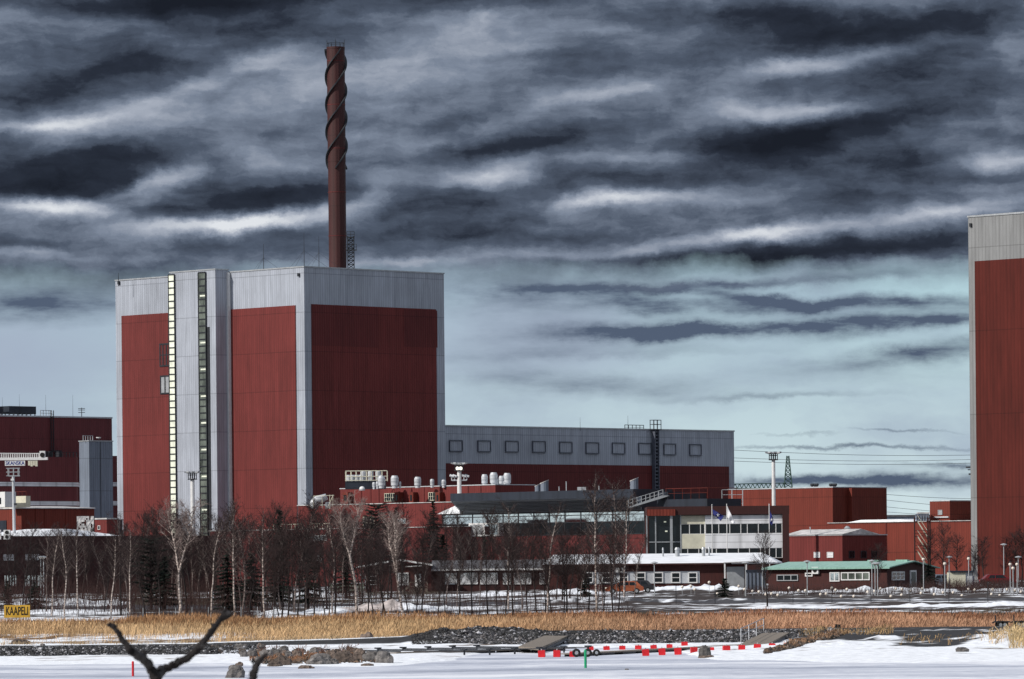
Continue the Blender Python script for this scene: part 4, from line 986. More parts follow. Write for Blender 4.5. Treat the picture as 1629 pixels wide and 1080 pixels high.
c = thing('air_unit', 'white air unit mounted above the house windows', 'air unit', f.O+Vector((X(985), -.45, Z(909)))); MB().box(-.9, .55, 0, .4, -.05, .5).build('casing', WHITE, c); MB().lathe((.2,-.03,.24), [(.17,0),(.17,.05)], 14, 'y').build('fan', RUBBER, c)
c = thing('porch_cabinet', 'grey ribbed cabinet with a dark top beside the entrance of the snowy roofed house', 'cabinet', gz(1202, 582)); s_ = 582/F
g = MB().box(-14*s_, 16*s_, 0, 1.6, 0, 2.1); g.build('body', GREYB, c); MB().box(-16*s_, 18*s_, -.1, 1.7, 2.103, 2.35).build('lid', BLACKP, c)
g = MB(); [g.box(x*s_-.05, x*s_+.05, -.06, 0, .05, 2.0) for x in (-12, -6, 0, 6, 12)]; g.build('rib', DARK, c)

# green roofed house, turned
a_ = 66; f = Fr(1411, 901, 566, rot=a_, zb=gz(1400, 566).z-.1)
t = f.thing('wooden_house', 'dark brown house with a mint green metal roof and a white door in its gable', 'house')
Ly = f.on('y', 1222, 906)[0]; Wd = f.on('x', 1488, 906)[0]; ze = f.top; xr = f.on('x', 1449, 893)[0]; zr_ = f.on('x', 1449, 893.5)[1]; zf = ze-.05
MB().prism([(0, 0), (Wd, 0), (Wd, zf-.2), (xr, zr_-.12), (0, zf)], 'y', 0, Ly).build('wall', BRICKR, t)
rf = MB().prism([(-.5, zf-.12), (xr, zr_), (Wd+.4, zf-.25), (Wd+.4, zf-.13), (xr, zr_+.13), (-.5, zf)], 'y', -.5, Ly+.6).build('roof', GREENR, t)
MB().box(-.55, -.503, -.5, Ly+.6, zf-.2, zf).build('gutter', GREENR, rf)
for px in (1355, 1433):
    y = f.on('y', min(px, 1400), 896)[0] if px < 1400 else .8; MB().box(xr-1, xr-.2, y-.7, y+.7, zr_-.1, zr_+.25).build('roof_hatch', GREENR, rf)
window(t, f, 'y', 1236, 914, 1270, 924, 3, 1, STEEL, GLASS, 0, .1); window(t, f, 'y', 1281, 911, 1293, 917, 1, 1, WHITE, GLASS, 0, .12)
window(t, f, 'y', 1320, 910, 1336, 925, 2, 1, WHITE, MIRROR, 0, .12); window(t, f, 'y', 1338, 910, 1384, 923, 4, 1, WHITE, LITD, 0, .12)
window(t, f, 'x', 1418, 909, 1438, 923, 3, 2, WHITE, MIRROR, 0, .14)
a0, a1, z0, z1 = f.rect('x', 1447, 907, 1457, 937); dr = MB().face('x', a0, a1, z0, z1, 0, .1).build('door', WHITE, t); MB().face('x', a0+.3, a1-.3, z0+.25, z1-.2, .1, .12).build('door_panel', GLASS, dr); MB().face('x', a0+.1, a0+.22, z0+1, z0+1.12, .1, .17).build('handle', DARK, dr)
a, z = f.on('y', 1298, 908); c = thing('air_unit', 'square white air unit with a round fan on the green roofed house', 'air unit', f.O+f.ey*a+Vector((0,0,z-.35)), f.rz+math.radians(-90))
MB().box(-.4, .4, -.35, 0, 0, .8).build('casing', WHITE, c); MB().lathe((0,-.38,.4), [(.24,0),(.24,.05)], 14, 'y').build('fan', RUBBER, c)

# small hut, container and cars at the right
c = thing('site_hut', 'cream hut with a dark flat roof behind the lamp posts at the right', 'hut', gz(1528, 585)); s_ = 585/F
MB().box(-17*s_, 8*s_, 0, 4, 0, 1.75).build('wall', CREAM, c); MB().box(-16*s_, 22*s_, -.2, 4.2, 1.753, 1.95).build('roof', BLACKP, c)
MB().box(8*s_+.003, 19*s_, .1, 3.9, 0, 1.75).build('side_wall', STEELW, c); MB().box(19*s_+.003, 21*s_, .3, 3.9, 0, 1.3).build('blue_tarp', BLUEF, c)
def car(px, Y, rz, col, label, group=None, L=4.3, cat='car', box=False):
    c = thing('parked_car', label, cat, gz(px, Y), rz, group)
    hw = .86; pr = [(-L/2, .32), (-L/2, .72), (-L/2+.12, .86), (-L/2+.3, .92), (-L/2+.75, 1.38), (-L/2+1.1, 1.44), (.25, 1.42), (.75, 1.25), (1.25, .92), (L/2-.25, .78), (L/2, .6), (L/2, .3)]
    g = MB(); n = len(pr); vs = []
    for y, ins in ((-hw, 0), (-hw+.03, 0), (hw-.03, 0), (hw, 0)):
        for x, z in pr:
            k = max(0, z-.9)*.35; vs.append((x, (abs(y)-k)*(1 if y > 0 else -1), z))
    for r in range(3):
        for i in range(n): g.f.append((r*n+i, r*n+(i+1) % n, (r+1)*n+(i+1) % n, (r+1)*n+i))
    g.f += [tuple(range(n))[::-1], tuple(range(3*n, 4*n))]; g.v = vs; bd = g.build('body', col, c)
    for y in (-1, 1):
        yy = hw-.05
        g = MB()
        for x0, x1 in ((-L/2+.85, -.55), (-.47, .55)):
            q = [(x0+(.0 if x0 > -.6 else -.1), .95), (x0+(.0 if x0 > -.6 else .22), 1.32), (x1-(.0 if x1 < 0 else .12), 1.32), (x1+(.0 if x1 < 0 else .3), .95)]
            vs = [(x, y*(hw-max(0, z-.9)*.35+.008), z) for x, z in q]+[(x, y*(hw-max(0, z-.9)*.35-.03), z) for x, z in q]
            g.add(vs, [(0,1,2,3),(4,5,6,7),(0,1,5,4),(1,2,6,5),(2,3,7,6),(3,0,4,7)])
        w_ = g.build('side_windows', GLASS, c)
    for x, l_ in ((L/2-.18, 'headlight'), (-L/2-.01, 'tail_light')):
        for y in (-.62, .62): MB().box(x, x+.2 if x > 0 else x+.03, y-.14, y+.14, .62, .74).build(l_, LIT if x > 0 else REDP, c)
    for x in (-L/2+.8, L/2-.8):
        for y in (-1, 1):
            w_ = MB().lathe((x, y*.80-.11, .32), [(.32,0),(.32,.22)], 18, 'y').build('wheel', RUBBER, c)
            MB().lathe((x, y*.80-.125 if y < 0 else y*.8+.10, .32), [(.18,0),(.18,.025)], 12, 'y').build('rim', STEEL, w_)
    return c
car(993, 560, PI, ORANGE, 'orange hatchback parked by the snow bank before the long house')
car(1011, 566, PI, DKCAR, 'dark car parked right behind the orange hatchback')
car(1497, 592, .5, LTCAR, 'pale blue car between the green roofed house and the cream hut')
car(1588, 590, .1, REDCAR, 'dark red car behind the lamp posts near the right edge')

# ------------------------------------------------------------------ masts, lamps, flags, wires
def light_mast(px, pyb, pyt, Y, w_px, label, arms=True, red=False):
    o = P(px, pyb, Y); o.z = zland(o.x, o.y) if Y < 620 else 2.6
    h = P(px, pyt, Y).z-o.z; r = w_px/2/F*Y; s_ = Y/F
    c = thing('light_mast', label, 'light mast', o); MB().bar((0,0,0), (0,0,h-10*s_), r, r*.8, 12).build('pole', WHITE, c)
    g = MB().lathe((0,0,h-12*s_), [(7*s_,0),(8*s_,.08),(7*s_,.18)], 12)
    for i in range(6):
        a = i*PI/3; g.bar((6.5*s_*math.cos(a), 6.5*s_*math.sin(a), h-12*s_), (6.5*s_*math.cos(a), 6.5*s_*math.sin(a), h-1*s_), .07, .07, 4)
    g.lathe((0,0,h-5*s_), [(7*s_,0),(7*s_,.12)], 12).bar((0,0,h-11*s_),(0,0,h-.5*s_),.12,.1,5); g.build('lamp_platform', DARK, c)
    for i in range(8):
        a = i*PI/4+.2; x, y = math.cos(a), math.sin(a)
        g = MB(); q0 = Vector((x*6*s_, y*6*s_, h-2.5*s_)); q1 = Vector((x*13*s_, y*13*s_, h-.6*s_)); sd_ = Vector((-y, x, 0))*2.2*s_
        g.add([q0-sd_, q0+sd_, q1+sd_*1.1, q1-sd_*1.1]+[p+Vector((0,0,.22)) for p in (q0-sd_, q0+sd_, q1+sd_*1.1, q1-sd_*1.1)], [(0,1,2,3),(4,5,6,7),(0,1,5,4),(1,2,6,5),(2,3,7,6),(3,0,4,7)])
        g.build('floodlight', STEEL, c)
    return c, h, s_
c, h, s_ = light_mast(1232, 905, 720, 800, 7, 'tall white light mast behind the office at the right')
c, h, s_ = light_mast(307.5, 905, 751, 880, 8, 'white light mast standing before the grey stair tower')
c, h, s_ = light_mast(732, 905, 737, 870, 8, 'white light mast with lit lamps and small side lamps before the hall')
g = MB().bar((-12*s_, 0, h-27*s_), (12*s_, 0, h-27*s_), .12, .12, 5)
for x in (-12, -7.5, 7.5, 12): g.bar((x*s_, 0, h-27*s_), (x*s_, 0, h-20*s_), .09, .09, 4).bar((x*s_-.3, 0, h-19*s_), (x*s_+.4, -.3, h-21*s_), .25, .2, 6)
g.build('side_lamp_bracket', STEELW, c)
for x in (-2.6, 2.6): MB().lathe((x*s_, -.9, h-10*s_), [(.15,-.1),(.3,.05),(.3,.35),(.1,.5)], 10).build('lit_lamp', BULB, c)
# left mast with square cage
o = P(24, 905, 640); o.z = 2.6; c = thing('light_mast', 'thick pale mast with a square cage under the hanging sign at far left', 'light mast', o)
s_ = 640/F; h = P(24, 757, 640).z-o.z; MB().bar((0,0,0), (-1.5*s_,0,h), 2.8*s_, 2.2*s_, 12).build('pole', STEELW, c); g = MB()
for x in (-8, 8):
    for y in (-.6, .6): g.bar(((x-1)*s_, y, h), ((x-1)*s_, y, h+12*s_), .05, .05, 4)
for z in (0, 6, 12): g.bar((-12*s_, -.6, h+z*s_), (10*s_, -.6, h+z*s_), .05, .05, 4).bar((-10*s_, .6, h+z*s_), (8*s_, .6, h+z*s_), .05, .05, 4)
g.bar((-1*s_, 0, h), (-1*s_, 0, h+13*s_), .08, .08, 5); g.build('cage', STEEL, c)
for z, x in ((-45, 4), (-6, -5)): MB().box(min(x*s_, 0), max(x*s_, 0), -.5, -.2, h+z*s_-.12, h+z*s_+.12).build('floodlight', WHITE if z > -10 else DARK, c)
# crane jib with sign
Y = 860; o = P(-25, 735, Y); o.z = 2.6; c = thing('tower_crane', 'white tower crane jib reaching in from the left edge with a sign hung below', 'crane', o)
s_ = Y/F; zj = P(20, 732, Y).z-2.6; L0, L1 = 0, (76+25)*s_; g = MB()
for y in (-.5, .5): g.box(L0, L1, y-.12, y+.12, zj, zj+.45)
for y in (-.5, .5): g.bar((L0, y, zj+1.25), (L1-14*s_, y, zj+1.1), .06, .06, 4)
for i in range(26):
    x = L0+(L1-L0-14*s_)*i/25; g.bar((x, -.5, zj+.4), (x, -.5, zj+1.2), .045, .045, 3).bar((x, .5, zj+.4), (x, .5, zj+1.2), .045, .045, 3)
g.build('jib', WHITE, c)
g = MB().box(L1-12.5*s_, L1-4*s_, -.6, .6, zj+.45, zj+1.55); g.build('winch_housing', WHITE, c); MB().lathe((L1-8*s_, -.72, zj+.85), [(.42,0),(.42,.1)], 14, 'y').build('winch_drum', RUBBER, c)
g = MB()
for i in range(4): g.box((70+i*3.8)*s_, (73.4+i*3.8)*s_, -.5, .5, zj-(1.1 if i % 2 else .95), zj-.05)
g.build('counterweight', CREAM, c)
g = MB()
for x in (-.7, .7):
    for y in (-.7, .7): g.bar((x, y, 0), (x, y, zj), .12, .12, 4)
for i in range(24):
    z = zj*i/24; g.bar((-.7, -.7, z), (.7, -.7, z+zj/24), .07, .07, 3).bar((.7, -.7, z), (.7, .7, z+zj/24), .07, .07, 3)
g.build('tower', WHITE, c)
x0, x1 = (8.5+25)*s_, (40.5+25)*s_; sg = MB().box(x0, x1, -.75, -.6, zj-.98, zj-.12).build('sign_board', WHITE, c)
text_mesh('sign_lettering', 'SKANSKA', .92, INKB, sg, ((x0+x1)/2, -.76, zj-.55), (PI/2, 0, 0), .01, .82)
# pylon and lattice boom behind
Y = 1150; o = P(1254.5, 850, Y); o.z = 2.6; c = thing('lattice_pylon', 'green lattice pylon rising behind the bright red box', 'pylon', o); s_ = Y/F; hh = P(1254.5, 725, Y).z-2.6; g = MB()
def wd(z): return max(.25, 1.25+ (hh-z)*.0)*1.0 if False else .25+ (6.3*s_-.25)*min(1, (hh-z)/(51*s_))
zz = [hh-51*s_*(i/8)**1.15 for i in range(9)]
for k in range(8):
    z0, z1 = zz[k], zz[k+1]; a, b_ = wd(z0), wd(z1)
    for sx_, sy in ((-1,-1),(1,-1),(1,1),(-1,1)): g.bar((sx_*a, sy*a, z0), (sx_*b_, sy*b_, z1), .11, .11, 4)
    for sy in (-1, 1): g.bar((-a, sy*a, z0), (b_, sy*b_, z1), .07, .07, 3).bar((a, sy*a, z0), (-b_, sy*b_, z1), .07, .07, 3).bar((-b_, sy*b_, z1), (b_, sy*b_, z1), .07, .07, 3)
for sx_, sy in ((-1,-1),(1,-1),(1,1),(-1,1)): g.bar((sx_*wd(zz[8]), sy*wd(zz[8]), zz[8]), (sx_*2.2, sy*2.2, 0), .14, .14, 4)
g.build('lattice', pmat('green steel', (.03,.07,.06), .6, build=mottled(1,.2)), c)
o = P(1210, 773, 1140); c = thing('lattice_gantry', 'horizontal green lattice beam reaching from the hall to the pylon', 'gantry', o); s_ = 1140/F; g = MB(); x0, x1 = -44*s_, 40*s_
for y in (-.8, .8):
    g.bar((x0, y, -.55), (x1, y, -.55), .09, .09, 4).bar((x0, y, .5), (x1, y, .62), .09, .09, 4)
    for i in range(12):
        a = x0+(x1-x0)*i/12; b_ = x0+(x1-x0)*(i+.5)/12; e = x0+(x1-x0)*(i+1)/12; g.bar((a, y, -.55), (b_, y, .55), .07, .07, 3).bar((b_, y, .55), (e, y, -.55), .07, .07, 3)
g.build('truss', MATS['green steel'], c); g = MB()
for x in (x0+.5, x1-.5): g.bar((x, 0, -.5), (x, 0, -(o.z-2.6)), .25, .3, 6)
g.build('leg', MATS['green steel'], c).name = 'legs'
WIRES = [(1130,714,1700,719,1150,710,'highest thin power line crossing the pale sky right of the hall'),(1130,727,1700,724,1180,726,'thin power line just above the pylon tip'),(1130,732,1700,730,1170,733,'thin power line passing behind the pylon tip'),
 (1380,784,1700,787,1200,788,'power line low in the sky, highest of those above the red wing'),(1380,792,1700,806,1240,797,'sloping power line above the red wing'),(1380,803,1700,815,1260,806,'lower sloping power line above the red wing'),(1380,812,1700,815,1300,812,'lowest power line just above the far dark roof')]
for xa, ya, xb, yb, Y, _, lab in WIRES:
    p = P(xa, ya, Y); q = P(xb, yb, Y+60); g = MB(); n = 10; pts = [p.lerp(q, i/n)-Vector((0,0,1.2*math.sin(PI*i/n))) for i in range(n+1)]
    m = MB().path([x-p for x in pts], [.045]*(n+1), 4).build('power_line', DARK, None, p); tag(m, lab, 'power line', 'power lines in the pale sky')
# flags
def flag(px, pyt, pyb, Y, mat, shape, label, poly, emblem=True):
    o = P(px, pyb, Y); o.z = 3.2 if Y > 620 else zland(o.x, Y); h = P(px, pyt, Y).z-o.z; s_ = Y/F
    c = thing('flagpole', label, 'flagpole', o); MB().bar((0,0,0), (0,0,h), .075, .05, 8).lathe((0,0,h), [(.02,0),(.09,.06),(.02,.15)], 8).build('pole', WHITE, c)
    # hanging cloth: grid between two edges with folds, with real thickness
    vs = []; fs = []; nu, nv = 12, 8
    for i in range(nu+1):
        u = i/nu
        for j in range(nv+1):
            v = j/nv; a = Vector(poly[0]).lerp(Vector(poly[1]), u); b_ = Vector(poly[3]).lerp(Vector(poly[2]), u); q = a.lerp(b_, v)
            vs.append((q.x*s_+.08, .16*math.sin(u*9+v*3)*(.2+u)-.05, h+q.y*s_))
    for i in range(nu):
        for j in range(nv): k = i*(nv+1)+j; fs.append((k, k+1, k+nv+2, k+nv+1))
    fl = MB().add(vs, fs).build('flag', mat, c, smooth=True); so_ = fl.modifiers.new('thick', 'SOLIDIFY'); so_.thickness = .02
    if emblem:
        cx_ = sum(p[0] for p in poly)/4*s_; cz = h+sum(p[1] for p in poly)/4*s_; g = MB()
        for k in range(5):
            a = k*2*PI/5+PI/2; g.bar((cx_+.12, -.25, cz), (cx_+.12+.24*math.cos(a), -.25, cz+.28*math.sin(a)), .035, .015, 4)
        g.build('star_emblem', WHITEF, fl)
    return c
flag(1133.5, 804, 905, 700, BLUEF, 0, 'white flagpole with a navy flag blowing right, leftmost of the three poles', [(0,-6),(18,-17),(13,-25),(1,-14)])
flag(1157, 803, 905, 695, WHITEF, 0, 'white flagpole with a limp white flag before the white panels', [(0,-2),(12,-28),(9,-31),(0,-20)], False)
flag(1224.5, 803, 905, 690, BLUEF, 0, 'white flagpole with a navy flag hanging straight, rightmost of the three poles', [(0,-8),(6,-24),(3,-33),(0,-30)])
# street lamps and garden lamps
def lamp(px, pyt, Y, label, group, h_min=0, r=.02, gr=.15, cat='street lamp', head='globe'):
    o = gz(px, Y); h = P(px, pyt, Y).z-o.z
    c = thing('street_lamp' if cat == 'street lamp' else 'garden_lamp', label, cat, o, 0, group)
    MB().bar((0,0,-.1), (0,0,h-gr), r*1.2, r, 6).build('pole', STEEL, c)
    if head == 'globe':
        MB().lathe((0,0,h-gr*1.6), [(.05,0),(gr*.7,gr*.3),(gr,gr),(gr*.75,gr*1.65),(.03,gr*2)], 12).build('globe', GLOBE, c, smooth=True)
        if cat == 'street lamp': MB().lathe((0,0,h+gr*.45), [(gr*.8,0),(gr*.3,.12)], 10).build('cap', DARK, c)
    else:
        MB().lathe((0,0,h-.2), [(.10,0),(.24,.16)], 10).build('shade', GLOBE, c); MB().lathe((0,0,h-.035), [(.42,0),(.36,.07),(.06,.16)], 12).build('lamp_hat', STEEL, c)
LP = [(1041,895,540,'street lamp with opal head before the window row of the long house','h'),(1186,895,535,'street lamp at the entrance of the snowy roofed house','h'),(1213,895,545,'street lamp between the snowy roof and the green roof','h'),
 (1284,893,540,'street lamp before the left end of the green roofed house','h'),(1387,892,540,'leftmost of three close street lamps before the green roofed house','h'),(1392,896,530,'middle of three close street lamps before the green roofed house','h'),(1396,896,528,'rightmost of three close street lamps before the green roofed house','h'),
 (1469,888,545,'street lamp at the right corner of the green roofed house','g'),(1503,895,528,'street lamp between the pale blue car and the cream hut','g'),(1541,887,565,'street lamp behind the cream hut','g'),(1510,886,580,'street lamp with a wide head in the bushes beyond the hut','h'),
 (1597,866,600,'tallest thin street lamp at the right before the red block','h'),(1607,896,530,'left lamp of the group of street lamps at the right edge','g'),(1611.5,902,525,'lowest lamp of the street lamp group at the right edge','g'),(1618,896,528,'rightmost lamp of the street lamp group at the right edge','g'),(1620,886,575,'far street lamp above the group at the right edge','h'),
 (65,886,560,'thin lamp post by the dark building at far left, left of the pair','h'),(69.5,886,566,'thin lamp post by the dark building at far left, right of the pair','h'),(870+5,0,0,'','')]
for px, py, Y, lab, k in LP[:-1]: lamp(px, py, Y, lab, 'street lamps along the road', r=.055, gr=.19, head='globe' if k == 'g' else 'hat')
GL = [(1128,925,548),(1085,932,552),(1099,931,556),(1105,936,549),(1141,943,540),(1175,931,545),(1184,936,540),(1197,939,540),(1207,940,538),(1218,944,532),(1227,943,530),(1237,945,528),(1255,934,545),(1270,938,540),(1281,938,538),(1305,944,530),(1314,943,532),(1323,934,546),(1329,937,542),(1338,947,524),
 (1347,936,545),(1358,947,524),(1380,940,536),(1391,939,538),(1400,935,546),(1417,947,524),(1425,935,548),(1435,936,546),(1434,945,530),(1467,935,548),(1465,942,536),(1500,941,538),(1516,941,536),(1540,936,546),(1550,937,544),(1579,936,548),(1577,944,530),(1602,936,546),(1614,938,542),(1624,940,540),(1590,946,528),(1486,944,532),(1530,946,528),(1448,938,542)]
for px, py, Y in GL:
    zone = 'before the long snowy roofed house' if px < 1190 else 'along the hedge of the green roofed house' if px < 1480 else 'among bushes by the right-hand car park'
    lamp(px, py, Y, 'low garden lamp with pale globe '+zone, 'low globe lamps '+zone, r=.022, gr=.17, cat='garden lamp')

# ------------------------------------------------------------------ shore things
def sboard():
    c = thing('warning_sign', 'yellow cable sign reading KAAPELI on the reed shore at far left', 'sign', gz(26.5, 425)); s_ = 425/F
    zt_ = P(26, 962.5, 425).z-c.location.z; zb_ = P(26, 982.5, 425).z-c.location.z; w2 = 20.7*s_
    b = MB().box(-w2, w2, -.03, .03, zb_, zt_).build('board', YELLOW, c); g = MB()
    for x in (-w2*.7, w2*.7): g.bar((x, .07, -.2), (x, .07, zt_-.05), .04, .04, 6)
    g.build('post', WOOD, c).name = 'posts'
    text_mesh('lettering', 'KAAPELI', 1.0, INK, b, (0, -.035, (zt_+zb_)/2), (PI/2, 0, 0), .004, .52)
sboard()
def rock(px, pyb, w_px, h_px, Y, label, group, mat, name='boulder', seed=0, z=None):
    s_ = Y/F; o = P(px, pyb, Y); o.z = zland(o.x, Y) if z is None else z
    if o.z < 0: o.z = 0
    rx = w_px/2*s_; h = h_px*s_; rr = random.Random(seed); g = MB(); n, m_ = 14, 8; off = rr.random()*50
    for j in range(m_+1):
        ph = PI/2*j/m_*1.0
        for i in range(n):
            a = 2*PI*i/n; d = Vector((math.cos(a)*math.cos(ph), math.sin(a)*math.cos(ph), math.sin(ph)))
            k = 1+.38*mnoise.noise(d*1.3+Vector((off,0,0)))+.22*mnoise.noise(d*3.2+Vector((off,9,0)))
            q = [math.copysign(abs(c)**.78, c) for c in d]
            g.v.append((q[0]*rx*k*1.02, q[1]*rx*.8*k, q[2]*h*k-.06*(j == 0)))
    for j in range(m_):
        for i in range(n): g.f.append((j*n+i, j*n+(i+1) % n, (j+1)*n+(i+1) % n, (j+1)*n+i))
    o_ = g.build(name, mat, None, o); tag(o_, label, 'rock', group); return o_
SR = [(374,1076,28,17,252,'pointed dark rock standing on the ice beside the foreground branches',ROCK,0),(31,1012,29,7,362,'flat brown rock on the snow at far left',ROCKB,.25),(68,1019,8,2.5,352,'tiny flat stone on the snow at far left',ROCK,.3),(128,1015,13,3,360,'small flat brown rock on the snow left of the branch tip',ROCKB,.3),
 (585,1008,26,11,356,'lone brown boulder at the reed edge',ROCKB,.35),(1531,1044,19,6,296,'low dark rock in the snow near the right edge',ROCK,.25),(1121,1048,20,17,298,'dark round boulder standing between the red floats',ROCK,.02),(1125,1051,24,4,294,'flat brown stones at the foot of the dark round boulder',ROCKB,0),
 (488,1061,24,5,274,'flat brown rock lying on the ice before the rock pile',ROCKB,0),(381,1052,13,6,283,'small brown rock before the left end of the rock pile',ROCKB,.0),(997,1060,6,2,262,'tiny dark stone on the ice right of the green marker',ROCK,0),(1580,1026,12,3,330,'small dark stone in the snow by the dry grass at right',ROCK,.3)]
for i, (px, pyb, w_, h_, Y, lab, mt, z) in enumerate(SR): rock(px, pyb, w_, h_, Y, lab, None, mt, seed=i+40, z=z)
BR = [(612,1057,26,19,285,'largest squared grey boulder at the right tip of the rock pile',ROCK),(592,1053,26,15,288,'squared grey boulder, second from the right tip of the rock pile',ROCK),(572,1052,24,15,290,'brown boulder, third from the right tip of the rock pile',ROCKB),(545,1054,32,16,287,'broad brown boulder in the middle right of the rock pile',ROCKB),
 (507,1057,40,15,284,'broad pale boulder low in the middle of the rock pile',ROCK),(530,1057,16,9,284,'small pale rock wedged between the two broad boulders',ROCK),(449,1057,34,13,283,'brown rubble hump at the left of the rock pile',ROCKB),(437,1060,22,8,281,'low brown rock before the rubble hump of the rock pile',ROCKB),
 (531,1036,9,6,306,'dark rock on top of the rock pile, left one',ROCK),(559,1038,10,6,304,'dark rock on top of the rock pile, right one',ROCK),(584,1064,18,4,279,'flat brown slab at the foot of the squared boulders',ROCKB)]
for i, (px, pyb, w_, h_, Y, lab, mt) in enumerate(BR): rock(px, pyb, w_, h_, Y, lab, None, mt, seed=i+80)
rr = random.Random(5)
for i in range(46):
    px = rr.uniform(385, 570); Y = rr.uniform(291, 312); sz = rr.uniform(9, 19)
    rock(px, 1045, sz, sz*.5, Y, 'brown and grey rock packed in the pile behind the front boulders', 'packed rocks of the shore pile', ROCKB if rr.random() < .6 else ROCK, seed=i+200, z=.12+(.25 if 294 < Y < 308 else .05))
for i in range(34):
    px = rr.uniform(240, 420); Y = rr.uniform(317, 332); sz = rr.uniform(6, 13)
    rock(px, 1045, sz, sz*.62, Y, 'rounded grey rock on the low breakwater left of the shore pile', 'rounded rocks on the low breakwater', ROCK if rr.random() < .7 else ROCKB, seed=i+300, z=.12+(.25 if 320 < Y < 328 else 0))
# rubble too fine to count: left breakwater and the bank under the causeway
def rubble(name, n, fn, label, smin, smax, pal):
    V = []; Fc = []; COL = []
    base = np.array([(1,0,0),(-1,0,0),(0,1,0),(0,-1,0),(0,0,1),(0,0,-1)], float); tri = [(0,2,4),(2,1,4),(1,3,4),(3,0,4),(2,0,5),(1,2,5),(3,1,5),(0,3,5)]
    for i in range(n):
        x, y, z = fn(); s_ = rng.uniform(smin, smax)*(2.0 if rng.random() < .08 else 1); b = base*rng.uniform(.6, 1.25, (6, 1))*s_*np.array((1.2, 1, .8)); a = rng.uniform(0, 6.3)
        R = np.array([[math.cos(a), -math.sin(a), 0], [math.sin(a), math.cos(a), 0], [0, 0, 1]]); b = b@R.T; tl = rng.uniform(-.5, .5); R2 = np.array([[1,0,0],[0,math.cos(tl),-math.sin(tl)],[0,math.sin(tl),math.cos(tl)]]); b = b@R2.T
        o = len(V); V += [tuple(q) for q in b+np.array((x, y, z))]; Fc += [(p+o, q+o, r+o) for p, q, r in tri]; c = np.array(pal[rng.integers(len(pal))])*rng.uniform(.6, 1.5); COL += [(*c, 1)]*6
    m = bpy.data.meshes.new(name); m.from_pydata(V, [], Fc); m.materials.append(RIPM); a = m.color_attributes.new('tint', 'FLOAT_COLOR', 'POINT'); a.data.foreach_set('color', np.array(COL, np.float32).ravel())
    o = bpy.data.objects.new(name, m); C.objects.link(o); tag(o, label, 'rubble'); o['kind'] = 'stuff'; return o
PALG = [(.035,.035,.038),(.05,.05,.055),(.09,.09,.095),(.025,.025,.03),(.03,.03,.03),(.04,.04,.04),(.30,.30,.32)]; PALB = [(.10,.065,.045),(.06,.05,.045),(.14,.11,.09),(.04,.035,.03)]
def fa():
    px = rng.uniform(-60, 345 if rng.random() < .8 else 420); q = rng.random(); Y = 316+18*q; X = (px-CX)/F*Y; return X, Y, .10+.42*math.sin(PI*min(1, q*1.1))+rng.uniform(-.05, .05)
rubble('rubble', 17000, fa, 'low breakwater of broken grey stone along the ice at left', .035, .11, PALG)
def fb():
    px = rng.uniform(690, 1330); q = rng.random(); Y = 341.5+8.8*q; X = (px-CX)/F*Y; 
    if px < 780 and q < (780-px)/100: q = 1; Y = 350
    if px < 860 and rng.random() < .12: Y = rng.uniform(350, 354); X = (px-CX)/F*Y
    return X, Y, max(zland(X, Y), .05)+.02
rubble('rubble', 17000, fb, 'bank of broken stone between the ice and the reed edge', .04, .14, PALG+[(.14,.13,.13)])
def fb2():
    px = rng.uniform(655, 870); Y = rng.uniform(345, 355.5); X = (px-CX)/F*Y; return X, Y, zland(X, Y)
rubble('rubble', 9000, fb2, 'dark gravel heap on top of the stone bank left of the plain ramp', .03, .08, [(.02,.02,.022),(.035,.035,.037),(.06,.058,.056)])
def fc():
    px = rng.uniform(1215, 1340); q = rng.random(); Y = 300+10*q+(px-1215)*.30; X = (px-CX)/F*Y; return X, Y, max(0, zland(X, Y))+.03
rubble('rubble', 1500, fc, 'spit of brown stones and dead grass right of the red floats', .05, .14, PALB)
def fd():
    px = rng.uniform(405, 605); q = rng.random(); Y = 285+24*q; X = (px-CX)/F*Y; return X, Y, max(0, zland(X, Y))+.03
rubble('rubble', 1600, fd, 'brown gravel filling the gaps of the shore rock pile', .05, .14, PALB)

# red floats, dock, tyres, ramps
FL = [(862,1045,11,302),(886,1045,11,302),(910.5,1045,9,302),(1027.5,1046,11,303),(1053.5,1045,11,305),(1079,1044,11,306),(1104,1042,10.5,309),(1131.5,1041,10,309),(1155.5,1040,11,312),(1180,1039,11,314),(1204.5,1038,11,317),(1228,1036,10.5,320),(1252,1034,9.5,324)]
FB = [(939,1035,10,326),(965,1035,10,326),(990,1034.5,10,327),(1015.5,1034,10,328),(1040,1033.5,10,329),(1065,1032.5,9.5,331),(1089,1032,10,332)]
proto = None
names = ['leftmost red float, alone left of the dock tyres','second red float from the left in the front row','red float half hidden behind the black dock tyres','front row red float just left of centre, first after the dock','front row red float, second after the dock','front row red float, third after the dock','front row red float left of the dark round boulder',
 'red float half hidden behind the dark round boulder','first red float right of the dark round boulder','red float below the foot of the railed ramp','red float before the middle of the railed ramp','slightly tilted red float near the brown stones','last red float at the right beside the brown stones']
def float_proto():
    c = thing('float', 'x', 'float', (0,0,0)); w2 = .21; g = MB(); g.prism([(-w2,.03),(-w2+.03,0),(w2-.03,0),(w2,.03),(w2,.38),(w2-.03,.42),(-w2+.03,.42),(-w2,.38)], 'y', -w2, w2); g.build('shell', REDP, c)
    MB().lathe((0,0,.42), [(.04,0),(.04,.05),(.02,.08)], 8).build('eye', STEEL, c); return c
proto = float_proto()
allf = [(a, n_, 'front') for a, n_ in zip(FL, names)]+[(a, 'squat red float in the back row, number %s from the left' % w_, 'back') for a, w_ in zip(FB, ('one','two','three','four','five','six','seven'))]
